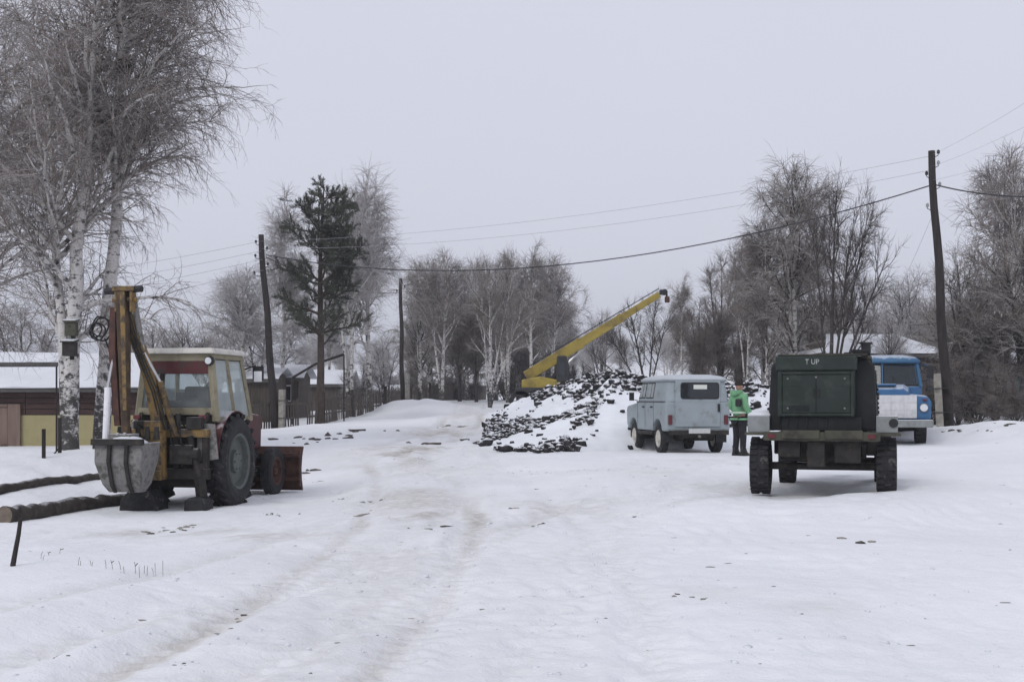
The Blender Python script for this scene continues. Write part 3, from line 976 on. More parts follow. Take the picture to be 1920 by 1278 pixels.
for x, y, h, td, tg in zip(TX, TY, TH, TD, TG):
    if h < -0.03 or len(clods_v) > 5200:
        continue
    u = x / y
    # clods lie thick on the torn left flank and the crest, thinly on the smooth slope above the car
    edge = (u - (.056 + .0032 * (y - 33)) + .018 * td) / .016
    smooth = float(np.clip(.5 + edge, 0, 1))
    dens = (np.clip(td * 1.3 + .20, .02, .50) * (1 - smooth) + .004) * (1.0 if h > .1 else .8)
    if h > 1.45:
        dens = max(dens, float(np.clip(td + .2, .05, .32)))
    if u > .115 and h > .5:
        dens = max(dens, .10)
    if r.random() > dens:
        continue
    s = float(np.clip(r.lognormal(-2.8, .55), .03, .20))
    k = int(r.integers(7))
    a = r.uniform(0, 2 * PI)
    R = np.array([[math.cos(a), -math.sin(a), 0], [math.sin(a), math.cos(a), 0], [0, 0, 1]])
    zz = tg + max(h, 0) + float(r.uniform(-.02, .25)) * s + .05
    if s > .15 and len(big) < 70:
        big.append((x, y, zz, s, a, k))
        continue
    vv = (cv[k] * s * np.array([1, r.uniform(.7, 1), r.uniform(.7, 1.1)])) @ R.T + np.array([x, y, zz])
    clods_v.append(vv)
    clods_f.append(cf[k] + off)
    off += len(vv)
link('clods', mesh_np('clods', np.concatenate(clods_v), np.concatenate(clods_f), ['soil'], smooth=False), heap, kind='stuff')
BIGM = [clod_mesh(100 + s, True) for s in range(5)]
for (x, y, zz, s, a, k) in big:
    o = link('clod', BIGM[k % 5], heap)
    o.location = (x, y, zz)
    o.scale = (s * 1.15, s, s)
    o.rotation_euler = (r.uniform(-.3, .3), r.uniform(-.3, .3), a)

# ------------------------------------------------------------------ trees
def tube_arrays(P, R, sides):
    """P (n,K,3) centre lines, R (n,K) radii -> vertices, quads"""
    n, K, _ = P.shape
    T = np.empty_like(P)
    T[:, 1:-1] = P[:, 2:] - P[:, :-2]
    T[:, 0] = P[:, 1] - P[:, 0]
    T[:, -1] = P[:, -1] - P[:, -2]
    T /= np.linalg.norm(T, axis=-1, keepdims=True) + 1e-9
    ref = np.where(np.abs(T[..., 2:3]) < .9, np.array([0, 0, 1.0]), np.array([1.0, 0, 0]))
    A = np.cross(T, ref)
    A /= np.linalg.norm(A, axis=-1, keepdims=True) + 1e-9
    B = np.cross(T, A)
    an = np.arange(sides) * 2 * PI / sides
    V = P[:, :, None, :] + R[:, :, None, None] * (np.cos(an)[None, None, :, None] * A[:, :, None, :] + np.sin(an)[None, None, :, None] * B[:, :, None, :])
    base = (np.arange(n)[:, None, None] * K + np.arange(K - 1)[None, :, None]) * sides
    k = np.arange(sides)[None, None, :]
    k2 = (k + 1) % sides
    q = np.stack([base + k, base + k2, base + sides + k2, base + sides + k], -1)
    return V.reshape(-1, 3), q.reshape(-1, 4)

def pick(rg, P, R, n, t0, t1, power=1.0, wts=None):
    """sample n spots on the lines"""
    m, K, _ = P.shape
    L = np.linalg.norm(P[:, 1:] - P[:, :-1], axis=-1).sum(1)
    if wts is not None:
        L = L * wts
    i = rg.choice(m, n, p=L / L.sum())
    t = t0 + (t1 - t0) * rg.random(n) ** power
    f = t * (K - 1)
    j = np.minimum(f.astype(int), K - 2)
    w = (f - j)[:, None]
    p = P[i, j] * (1 - w) + P[i, j + 1] * w
    d = P[i, j + 1] - P[i, j]
    d /= np.linalg.norm(d, axis=-1, keepdims=True) + 1e-9
    r = R[i, j] * (1 - w[:, 0]) + R[i, j + 1] * w[:, 0]
    return i, t, p, d, r

def sprout(rg, p, d, r, ang, length, K, up=0.0, wander=.12, rfac=.6, rmax=9, rend=.003, curl=0.0):
    n = len(p)
    ref = rg.normal(size=(n, 3))
    pr = np.cross(d, ref)
    pr /= np.linalg.norm(pr, axis=-1, keepdims=True) + 1e-9
    e = np.cos(ang)[:, None] * d + np.sin(ang)[:, None] * pr
    P = np.empty((n, K, 3))
    P[:, 0] = p
    seg = (length / (K - 1))[:, None]
    for k in range(1, K):
        e = e + rg.normal(size=(n, 3)) * wander
        e[:, 2] += up + curl * k / K
        e /= np.linalg.norm(e, axis=-1, keepdims=True) + 1e-9
        P[:, k] = P[:, k - 1] + e * seg
    r0 = np.minimum(np.minimum(r * rfac, rmax), .02 * length + rend)[:, None]
    tt = np.linspace(0, 1, K)[None, :]
    R = r0 * (1 - tt) ** .8 + rend
    return P, R

def tree_meshes(name, seed, H, r0, stems, n1, n2, n3, t0=.25, a1=(35, 55), l1=.3, prof=None, up1=.05, l2=.5, up2=0.0, l3=(.5, 1.1), up3=0.0,
                tw=.006, K3=4, bark='birch', twig='twig_birch', sway=.03, limb_bark=None, r2=.008, curl3=0.0, w1=.10, w3=.16, n4=0, lim1=.5, lim2=.03, curl1=0.0):
    rg = np.random.default_rng(seed)
    K0 = 16
    P0 = np.zeros((len(stems), K0, 3))
    R0 = np.zeros((len(stems), K0))
    for i, (lx, ly, hf, b0) in enumerate(stems):
        t = np.linspace(0, 1, K0)
        wob = np.cumsum(rg.normal(size=(K0, 2)), 0) * sway * H / K0 * (t[:, None] > 0)
        P0[i, :, 0] = b0 * .0 + lx * H * t ** 1.15 + wob[:, 0]
        P0[i, :, 1] = ly * H * t ** 1.15 + wob[:, 1]
        P0[i, :, 2] = H * hf * t - .25 * (1 - t)
        R0[i] = r0 * (1 - .35 * (i > 0)) * (1 - t) ** .85 + .012
        R0[i, 0] *= 1.35
    i, t, p, d, r = pick(rg, P0, R0, n1, t0, .985, .8)
    pf = prof or (lambda t: 1.15 - .75 * t)
    ang = np.radians(rg.uniform(*a1, n1))
    ln = H * l1 * np.array([pf(x) for x in t]) * rg.uniform(.65, 1.15, n1)
    P1, R1 = sprout(rg, p, d, r, ang, ln, 9, up1, w1, .62, r0 * lim1, .007, curl=curl1)
    i, t, p, d, r = pick(rg, P1, R1, n2, .12, .98)
    ln2 = ln[i] * l2 * (1.15 - .6 * t) * rg.uniform(.5, 1.2, n2)
    P2, R2 = sprout(rg, p, d, r, np.radians(rg.uniform(25, 60, n2)), ln2, 6, up2, .14, .6, lim2, r2 * .6)
    m3 = int(n3 * .88)
    i, t, p, d, r = pick(rg, P2, R2, m3, .28, 1.0, .75)
    ia, ta, pa, da, ra = pick(rg, P1, R1, n3 - m3, .5, 1.0)
    p, d, r = np.concatenate([p, pa]), np.concatenate([d, da]), np.concatenate([r, ra])
    P3, R3 = sprout(rg, p, d, r, np.radians(rg.uniform(15, 60, n3)), rg.uniform(*l3, n3), K3, up3, w3, .7, tw * 1.3, tw * .55, curl3)
    V, Qd = tube_arrays(P0, R0, 10)
    tr = mesh_np(name + '_trunk', V, Qd, [bark])
    parts = [(P1, R1, 5, 0), (P2, R2, 3, 1), (P3, R3, 3, 1)]
    if n4:
        i, t, p, d, r = pick(rg, P3, R3, n4, .1, .95)
        P4, R4 = sprout(rg, p, d, r, np.radians(rg.uniform(20, 65, n4)), rg.uniform(.12, .42, n4), 3, up3 * .6, .15, .8, tw * .9, tw * .5)
        parts.append((P4, R4, 3, 1))
    vv, qq, mi, off = [], [], [], 0
    for P, R, s, mm in parts:
        V, Qd = tube_arrays(P, R, s)
        vv.append(V)
        qq.append(Qd + off)
        mi.append(np.full(len(Qd), mm))
        off += len(V)
    cr = mesh_np(name + '_crown', np.concatenate(vv), np.concatenate(qq), [limb_bark or bark, twig], mi=np.concatenate(mi))
    return tr, cr

def recolour(pair, bark=None, twig=None):
    tr, cr = pair[0], pair[1].copy()
    if twig:
        cr.materials[1] = M[twig]
    if bark:
        tr = tr.copy()
        tr.materials[0] = M[bark]
        cr.materials[0] = M[bark]
    return tr, cr

def put_tree(name, label, cat, pair, loc, rz=0.0, sc=(1, 1, 1), group=None):
    o = thing(name, label, cat, loc, rz, group)
    o.scale = sc
    link('trunk', pair[0], o)
    link('crown', pair[1], o)
    return o

HP = 10.0    # prototypes are 10 m high
oval = lambda t: .35 + 1.0 * math.sin(min(max((t - .1) / .9, 0), 1) * PI) ** .8
P_birch = tree_meshes('birch', 1, HP, .13, [(.02, .01, 1, 0)], 46, 430, 4000, .28, (25, 50), .26, None, .04, .5, -.04, (.45, 1.1), -.10, .0065, twig='twig_grey', limb_bark='birch')
P_birch2 = tree_meshes('birch', 2, HP, .14, [(.03, .0, 1, 0), (-.11, .03, .93, 0)], 56, 470, 4400, .34, (25, 55), .24, oval, .03, .5, -.05, (.4, 1.0), -.12, .0065, twig='twig_birch', limb_bark='birch')
P_multi = tree_meshes('birch', 3, HP, .15, [(.03, 0, 1, 0), (.20, .05, .95, 0), (-.09, .04, .98, 0), (.33, -.02, .80, 0), (-.02, -.06, .9, 0)], 84, 540, 4600, .35, (20, 45), .20, oval, .06, .5, .0, (.4, .95), -.04, .0065, twig='twig_grey', limb_bark='birch')
P_weep = tree_meshes('weeping', 4, HP, .15, [(.02, 0, 1, 0), (-.04, .02, .95, 0)], 64, 460, 4400, .22, (25, 55), .22, oval, .03, .5, -.10, (.4, 1.1), -.22, .0065, bark='birch', twig='twig_brown', limb_bark='bark_dark')
P_brown = tree_meshes('brown', 5, HP, .14, [(.02, 0, 1, 0), (.10, .03, .95, 0), (-.09, .0, .96, 0)], 74, 520, 4300, .14, (20, 42), .24, None, .07, .5, .02, (.4, 1.0), .0, .007, bark='bark_dark', twig='twig_brown', limb_bark='twig_brown')
P_vase = tree_meshes('vase', 6, HP, .17, [(.05, 0, 1, 0), (.30, .04, .92, 0), (.44, -.05, .72, 0), (-.10, .05, .85, 0), (.17, -.06, .97, 0)], 70, 480, 4200, .3, (22, 45), .22, oval, .07, .5, .02, (.35, .9), .02, .006, bark='bark_dark', twig='twig_dark')
P_apple = tree_meshes('apple', 7, HP, .22, [(.12, .03, .8, 0), (-.16, .0, .85, 0), (.30, .05, .62, 0), (-.30, -.04, .66, 0), (.0, .1, .95, 0)], 84, 560, 4600, .22, (30, 65), .24, oval, .05, .55, .02, (.4, 1.0), .02, .009, bark='bark_dark', twig='twig_dark', w1=.18)
P_apple2 = tree_meshes('apple', 8, HP, .2, [(-.10, .03, .9, 0), (.22, .0, .85, 0), (.02, .08, 1, 0), (-.34, -.04, .7, 0)], 72, 500, 4300, .18, (30, 65), .26, oval, .04, .55, .0, (.4, 1.0), .0, .009, bark='bark_dark', twig='twig_frost', w1=.18)
P_shrub = tree_meshes('shrub', 9, 3.0, .03, [(.1, .05, 1, 0), (.3, .0, .85, 0), (-.25, .05, .9, 0), (-.4, -.1, .7, 0), (.45, .1, .65, 0), (0, -.2, .8, 0), (-.1, .2, .9, 0)], 110, 500, 3600, .08, (15, 45), .3, None, .06, .6, .02, (.2, .6), .0, .005, bark='bark_dark', twig='twig_brown')
P_lean = tree_meshes('leaning', 10, HP, .2, [(-.25, 0, .95, 0), (-.55, .03, .72, 0), (.12, .04, 1, 0), (-.75, -.02, .5, 0), (.3, 0, .9, 0)], 74, 460, 3800, .3, (25, 55), .24, oval, .05, .5, .02, (.4, 1.0), .02, .007, bark='bark_dark', twig='twig_dark')
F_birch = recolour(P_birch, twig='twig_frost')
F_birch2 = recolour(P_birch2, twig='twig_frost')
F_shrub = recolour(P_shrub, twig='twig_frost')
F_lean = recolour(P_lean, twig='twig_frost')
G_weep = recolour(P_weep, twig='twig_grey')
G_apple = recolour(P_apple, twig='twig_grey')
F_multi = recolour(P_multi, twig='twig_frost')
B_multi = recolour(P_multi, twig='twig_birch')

def at(pair, name, label, cat, px, py_top, Y, rz, wid=1.0, hp=HP, group=None):
    """stand a tree on the snow at depth Y so its tip reaches the height seen in the photograph"""
    g = ground_at(px, Y)
    H = EYE - (py_top - 748) / F * Y - g.z
    s = H / hp / (1.08 if hp > 5 else 1.0)
    return put_tree(name, label, cat, pair, g, rz, (s * wid, s * wid, s), group)

# the three big birches on the left
def big_birch(seed, H, stems, n3, t0, l1, prof=None):
    return tree_meshes('big_birch', seed, H, .205, stems, 84, 1250, n3, t0, (28, 60), l1, prof, .05, .5, -.05, (.3, 1.0), -.17, .0032, 5, 'birch', 'twig_birch', .035, 'birch', .006, -.16, w3=.24, n4=int(n3 * 1.7), lim1=.34, lim2=.012, curl1=-.26)
profB = lambda t: .25 + 1.0 * math.sin(min(max((t - .36) / .64, 0), 1) * PI) ** .8
profA = lambda t: .55 + .75 * math.sin(min(max((t - .15) / .85, 0), 1) * PI) ** .7
A_loc, B_loc = ground_at(128, 30.0), ground_at(196, 31.0)
bA = put_tree('birch_tree', 'tall white birch with two birdhouses on its trunk before the ochre wall', 'tree', big_birch(21, 12.6, [(.055, .02, 1, 0), (-.06, .05, .8, 0)],  5600, .25, .225, profA), A_loc, 0, (1, 1, 1), 'big birches by the long house')
bB = put_tree('birch_tree', 'tall white birch rising behind the excavator arm, dark nest in its crown', 'tree', big_birch(22, 13.0, [(.04, .0, 1, 0)],  6000, .48, .225, profB), B_loc, 0, (1, 1, 1), 'big birches by the long house')
bC = put_tree('birch_tree', 'drooping birch at the left edge hanging over the snowy roof', 'tree', big_birch(23, 11.5, [(.03, .02, 1, 0), (-.05, .03, .9, 0)],  5600, .22, .24, profA), ground_at(-55, 33.0), 1.0, (1, 1, 1), 'big birches by the long house')

# pine
def pine():
    H = 11.2
    g = ground_at(597, 60)
    H = EYE - (346 - 748) / F * 60 - g.z
    rg = np.random.default_rng(4)
    o = thing('pine_tree', 'lone dark green pine with bare reddish trunk beside the leaning pole', 'tree', g)
    K0 = 14
    t = np.linspace(0, 1, K0)
    P0 = np.zeros((1, K0, 3))
    P0[0, :, 0] = .02 * H * t + .06 * np.sin(t * 7)
    P0[0, :, 2] = H * t - .25 * (1 - t)
    R0 = (.19 * (1 - t) ** .8 + .02)[None]
    V, Qd = tube_arrays(P0, R0, 10)
    link('trunk', mesh_np('pine_trunk', V, Qd, ['bark_pine']), o)
    n1 = 72
    i, tt, p, d, r = pick(rg, P0, R0, n1, .34, .99, .9)
    tt = np.clip(np.round(tt * 15) / 15 + rg.normal(size=n1) * .008, .34, .985)
    f_ = tt * (K0 - 1)
    j_ = np.minimum(f_.astype(int), K0 - 2)
    p = P0[0, j_] * (1 - (f_ - j_))[:, None] + P0[0, j_ + 1] * (f_ - j_)[:, None]
    ln = (.45 + 1.95 * np.sin(np.clip((1 - tt) / .6, 0, 1) * 2.2)) * rg.uniform(.55, 1.15, n1)
    P1, R1 = sprout(rg, p, d, r, np.radians(rg.uniform(55, 88, n1)), ln, 7, .07, .10, .5, .06, .01)
    i, t2, p2, d2, r2 = pick(rg, P1, R1, 900, .2, 1.0)
    P2, R2 = sprout(rg, p2, d2, r2, np.radians(rg.uniform(25, 60, 900)), rg.uniform(.25, .75, 900), 4, .05, .15, .6, .02, .006)
    vv, qq, off = [], [], 0
    for P, R, s in ((P1, R1, 5), (P2, R2, 3)):
        V, Qd = tube_arrays(P, R, s)
        vv.append(V)
        qq.append(Qd + off)
        off += len(V)
    link('branches', mesh_np('pine_branches', np.concatenate(vv), np.concatenate(qq), ['bark_pine']), o)
    # needle tufts: thin blades fanned along every shoot
    m = 36000
    i, t3, p3, d3, r3 = pick(rg, P2, R2, m, .2, 1.0, .7)
    k = m // 6
    i, t4, p4, d4, r4 = pick(rg, P1, R1, k, .55, 1.0, .7)
    p3, d3 = np.concatenate([p3, p4]), np.concatenate([d3, d4])
    e = d3 * .8 + rg.normal(size=p3.shape) * .55 + np.array([0, 0, .25])
    e /= np.linalg.norm(e, axis=-1, keepdims=True)
    L = rg.uniform(.11, .22, len(p3))[:, None]
    sdir = np.cross(e, rg.normal(size=p3.shape))
    sdir /= np.linalg.norm(sdir, axis=-1, keepdims=True) + 1e-9
    w = .011
    q0 = p3 + rg.normal(size=p3.shape) * .02
    V = np.stack([q0 - sdir * w * .5, q0 + sdir * w * .5, q0 + e * L * .6 + sdir * w, q0 + e * L, q0 + e * L * .6 - sdir * w], 1)
    n = len(p3)
    b = np.arange(n)[:, None] * 5
    Qn = np.concatenate([np.concatenate([b, b + 1, b + 2, b + 4], 1), np.concatenate([b + 4, b + 2, b + 3, b + 3], 1)])
    tri = np.concatenate([Qn[:n][:, [0, 1, 2]], Qn[:n][:, [0, 2, 3]], Qn[n:][:, [0, 1, 2]]])
    link('needles', mesh_np('pine_needles', V.reshape(-1, 3), tri, ['needles'], smooth=False), o)
pine()

# left background
GL = 'trees behind the left fences'
at(G_apple, 'fruit_tree', 'low grey fruit tree showing over the tractor cab roof', 'tree', 345, 588, 58, .4, 1.25, HP, GL)
at(F_shrub, 'frosted_bush', 'small frosted bush between the excavator boom and the cab roof', 'bush', 290, 628, 62, 1.4, 1.2, 3.0, GL)
at(F_birch2, 'frosted_tree', 'rounded frosted tree left of the leaning pole', 'tree', 455, 500, 66, 2.1, 1.25, HP, GL)
at(F_birch, 'birch_tree', 'slim frosted birch right behind the leaning pole', 'tree', 528, 352, 70, .2, .85, HP, GL)
at(F_birch2, 'birch_tree', 'white-stemmed birch touching the right side of the pine', 'tree', 656, 360, 68, 1.2, .9, HP, GL)
at(F_birch, 'birch_tree', 'tallest frosted birch just right of the pine', 'tree', 694, 305, 72, 3.0, .95, HP, GL)
at(F_birch, 'frosted_tree', 'small frosted tree behind the pine trunk', 'tree', 618, 520, 92, 4.0, 1.2, HP, GL)
at(P_apple2, 'frosted_tree', 'low frosted tree between the paired birches and the centre pole', 'tree', 722, 625, 84, 1.0, 1.2, HP, GL)
at(F_shrub, 'frosted_bush', 'frosted bush on the bank left of the centre pole', 'bush', 676, 690, 78, .5, 1.2, 3.0, GL)
at(P_apple2, 'frosted_tree', 'frosted fruit tree behind the timber shed', 'tree', 484, 590, 76, 2.6, 1.3, HP, GL)
at(P_apple2, 'frosted_tree', 'low frosted tree over the snowy roof at the left edge', 'tree', 40, 560, 56, .9, 1.5, HP, GL)
at(F_lean, 'frosted_tree', 'frosted tree seen between the two big birch trunks', 'tree', 235, 580, 66, 2.0, 1.1, HP, GL)
at(F_lean, 'frosted_tree', 'faint frosted tree far behind the tractor cab', 'tree', 410, 610, 96, 1.5, 1.1, HP, GL)

# middle grove
GM = 'grove in the middle distance'
at(G_weep, 'birch_tree', 'grey birch at the left end of the middle grove by the centre pole', 'tree', 788, 484, 92, .3, .9, HP, GM)
at(P_birch2, 'birch_tree', 'forked white birch standing in the left half of the middle grove', 'tree', 828, 470, 90, .0, .95, HP, GM)
at(P_brown, 'leafless_tree', 'dark brown leafless tree behind the forked birch', 'tree', 862, 498, 98, 1.0, .95, HP, GM)
at(P_brown, 'leafless_tree', 'brown leafless tree in the heart of the middle grove', 'tree', 893, 486, 96, 2.6, .85, HP, GM)
at(P_multi, 'birch_tree', 'many-stemmed birch with black foot in front of the middle grove', 'tree', 918, 478, 84, .1, .85, HP, GM)
at(B_multi, 'birch_tree', 'tall birch behind the many-stemmed birch', 'tree', 952, 468, 94, 2.0, .8, HP, GM)
at(P_birch, 'birch_tree', 'tallest birch at the right of the middle grove', 'tree', 996, 452, 92, 1.1, 1.0, HP, GM)
at(P_birch2, 'birch_tree', 'grey birch at the right end of the middle grove above the crane', 'tree', 1036, 478, 95, 2.2, .85, HP, GM)
at(F_birch, 'frosted_tree', 'shorter frosted tree past the right end of the grove', 'tree', 1062, 552, 104, .4, 1.0, HP, GM)
at(P_brown, 'leafless_tree', 'brown sapling clump at the left foot of the middle grove', 'tree', 772, 590, 99, 4.0, 1.0, HP, GM)
at(P_brown, 'leafless_tree', 'dark tree behind the crane turntable', 'tree', 985, 560, 104, 3.3, 1.3, HP, GM)
at(F_lean, 'frosted_tree', 'distant pale tree in the gap under the crane boom', 'tree', 1130, 580, 118, 1.3, 1.0, HP, GM)

for (px, top, Y, pr, rz, lab) in [(806, 540, 102, P_weep, 1.1, 'brown weeping tree filling the left of the middle grove'), (876, 545, 104, G_weep, 2.2, 'grey weeping tree behind the dark trees of the middle grove'), (930, 540, 102, P_weep, 4.1, 'brown weeping tree behind the many-stemmed birch'),
                               (972, 530, 105, G_weep, .7, 'grey weeping tree in the right half of the middle grove'), (1018, 560, 106, P_weep, 3.0, 'brown tree behind the root of the crane boom'), (1046, 600, 108, P_brown, 5.0, 'low brown tree right of the crane turntable'), (830, 600, 108, P_weep, 5.5, 'low brown thicket tree between the fence and the forked birch')]:
    at(pr, 'leafless_tree', lab, 'tree', px, top, Y, rz, 1.25, HP, GM)

for i, (px, top, Y, lab) in enumerate([(742, 700, 112, 'dark shrub at the foot of the centre pole fence'), (785, 695, 112, 'dark shrub left of the forked birch foot'), (815, 702, 114, 'dark shrub right before the lane house'), (850, 690, 113, 'dark shrub between the forked birch and the many-stemmed one'), (885, 698, 116, 'dark shrub left of the many-stemmed birch foot'), (945, 690, 112, 'dark shrub right of the many-stemmed birch foot'), (975, 680, 110, 'dark shrub behind the left end of the crane'), (1015, 670, 112, 'dark shrub behind the crane turntable'), (1055, 680, 112, 'dark shrub just right of the crane cab')]):
    at(P_shrub, 'shrub', lab, 'shrub', px, top, Y, i * 1.7, 1.5, 3.0, GM)

# right grove
GR = 'grove on the right behind the vehicles'
at(P_lean, 'leaning_tree', 'dark tree with limbs leaning left under the crane boom', 'tree', 1215, 545, 62, .1, .72, HP, GR)
at(P_birch, 'leafless_tree', 'slender pale tree behind the crane boom tip', 'tree', 1278, 512, 72, .8, .8, HP, GR)
at(P_brown, 'leafless_tree', 'dark leafless tree just right of the boom tip', 'tree', 1312, 560, 64, 2.2, 1.05, HP, GR)
at(P_brown, 'leafless_tree', 'tall dark tree over the pale car roof', 'tree', 1350, 478, 66, .2, .95, HP, GR)
at(P_birch2, 'birch_tree', 'slim white birch above the gap between car and green trailer', 'tree', 1400, 440, 62, .5, .7, HP, GR)
at(P_weep, 'weeping_birch', 'rust-brown weeping birch left of the tallest right-hand birch', 'tree', 1440, 400, 58, 1.5, .85, HP, GR)
at(G_weep, 'weeping_birch', 'tallest birch in the right grove, its crown high above the green trailer', 'tree', 1490, 298, 57, .2, .95, HP, GR)
at(P_weep, 'weeping_birch', 'brown weeping tree directly over the green trailer', 'tree', 1520, 450, 60, 2.5, .9, HP, GR)
at(P_vase, 'spreading_tree', 'dark vase-shaped tree with bare limbs fanning right over the blue truck', 'tree', 1556, 328, 51, .0, .62, HP, GR)
at(P_brown, 'leafless_tree', 'dense dark tree low behind the person in green', 'tree', 1385, 580, 68, 5.2, 1.2, HP, GR)
at(F_lean, 'frosted_tree', 'frosted tree above the hip roof behind the blue truck', 'tree', 1655, 520, 70, 2.8, .8, HP, GR)
at(P_apple2, 'frosted_tree', 'broad frosted tree left of the tall pole', 'tree', 1712, 505, 66, .6, 1.0, HP, GR)
at(G_apple, 'fruit_tree', 'gnarled dark fruit tree just right of the tall pole', 'tree', 1815, 455, 47, .4, .95, HP, GR)
at(P_birch2, 'birch_tree', 'tall bare tree reaching high at the right edge', 'tree', 1890, 275, 50, 1.9, .8, HP, GR)
at(G_apple, 'fruit_tree', 'grey fruit tree cut by the right edge', 'tree', 1932, 400, 46, 2.4, 1.1, HP, GR)
at(P_apple, 'fruit_tree', 'dark twisted fruit tree before the teal house', 'tree', 1868, 560, 46, 3.4, 1.0, HP, GR)
GS = 'brown shrubs along the right snowbank'
for (px, top, Y, rz, lab) in [(1752, 690, 46, .4, 'brown shrub directly behind the tall pole'), (1796, 672, 45, 1.7, 'brown shrub just right of the tall pole'), (1832, 668, 44, 3.1, 'brown shrub in the middle of the right snowbank'),
                              (1866, 690, 43, 4.4, 'brown shrub in front of the teal house corner'), (1905, 705, 42, 5.6, 'brown shrub cut by the right edge on the snowbank'), (1740, 640, 58, 2.0, 'brown shrub behind the truck bonnet against the house wall')]:
    at(P_shrub, 'shrub', lab, 'shrub', px, top, Y, rz, 1.05, 3.0, GS)
at(recolour(P_shrub, 'bark_dark', 'twig_dark'), 'shrub', 'round dark bush on the heap crest beside the crane', 'shrub', 1089, 686, 58, .3, .75, 3.0)
at(F_lean, 'frosted_tree', 'small frosted tree standing before the hip roof behind the truck cab', 'tree', 1668, 585, 51, 4.4, .9, HP, GR)
for (px, top, Y, pr, rz, lab) in [(1330, 600, 70, P_weep, 1.1, 'low brown tree behind the roof of the pale car'), (1430, 560, 70, P_weep, 2.6, 'brown tree behind the person in green'), (1500, 580, 72, G_weep, .7, 'low grey tree behind the lettered trailer head board'),
                               (1556, 560, 68, G_weep, 4.0, 'grey tree between the green trailer and the hip roof'), (1745, 560, 68, F_lean, 1.0, 'pale tree right behind the tall pole'), (1850, 480, 60, G_apple, 5.0, 'grey fruit tree behind the old barn')]:
    at(pr, 'leafless_tree', lab, 'tree', px, top, Y, rz, 1.2, HP, GR)
# far frosty woods on the rising ground
far = MB()
FL = ['faint frosted tree far behind the pine trunk', 'faint frosted tree far behind the paired birches', 'faint frosted tree far left of the centre pole', 'faint frosted tree on the slope under the crane boom', 'faint frosted tree beyond the heap crest', 'faint frosted tree far behind the pale car', 'faint frosted tree over the left end of the hip roof', 'faint frosted tree over the right end of the hip roof', 'faint frosted tree far behind the tall pole', 'faint frosted tree far behind the excavator boom', 'faint frosted tree far behind the tractor cab roof', 'faint frosted tree far behind the white birch trunk']
GF = 'far frosted trees on the white slope'
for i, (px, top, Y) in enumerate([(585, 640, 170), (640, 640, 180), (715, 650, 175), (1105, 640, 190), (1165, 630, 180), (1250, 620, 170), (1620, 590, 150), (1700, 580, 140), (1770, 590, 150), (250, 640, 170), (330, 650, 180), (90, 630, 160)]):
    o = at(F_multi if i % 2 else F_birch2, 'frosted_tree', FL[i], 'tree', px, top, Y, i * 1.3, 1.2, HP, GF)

# ------------------------------------------------------------------ wheels
def wheel(parent, name, c, R, w, rimR, tyre='rubber', rim='rim_grey', side=-1, lugs=0, lug_h=.035, dish=.35, holes=0, n=32):
    """axis along y; side = which way the outer face looks"""
    e = part_empty(name, parent, c)
    h = w / 2
    t = MB()
    prof = [(rimR, -h * .8), (rimR + (R - rimR) * .35, -h), (R - (R - rimR) * .28, -h * .98), (R - .012, -h * .72), (R, 0), (R - .012, h * .72), (R - (R - rimR) * .28, h * .98), (rimR + (R - rimR) * .35, h), (rimR, h * .8)]
    t.lathe(prof, (0, 0, 0), 'y', n)
    if lugs:
        for i in range(lugs):
            for s in (-1, 1):
                a = 2 * PI * (i + (.5 if s > 0 else 0)) / lugs
                q = Matrix.Rotation(-a, 3, 'Y')
                r0 = Matrix.Rotation(s * .75, 3, 'X')
                p = q @ Vector((R + lug_h * .3, s * h * .45, 0))
                t.box(p, (lug_h * 1.6, h * 1.15, R * .085), q @ r0)
    t.build('tyre', tyre, e, smooth=False)
    r = MB()
    o = side * h
    r.lathe([(rimR + .015, o * .8), (rimR, o * .92), (rimR - .04, o * .8), (rimR - .06, o * dish), (rimR * .42, o * (dish - .05)), (rimR * .40, o * (dish + .3)), (rimR * .2, o * (dish + .36)), (0.001, o * (dish + .36)), (0.001, -o * .3), (rimR, -o * .7)], (0, 0, 0), 'y', n)
    for k in range(6):
        a = 2 * PI * k / 6
        rr = rimR * .31
        y = o * (dish + .3)
        r.cyl((rr * math.cos(a), y, rr * math.sin(a)), (rr * math.cos(a), y + side * .03, rr * math.sin(a)), .016, n=6)
    r.build('rim', rim, e, smooth=False)
    return e

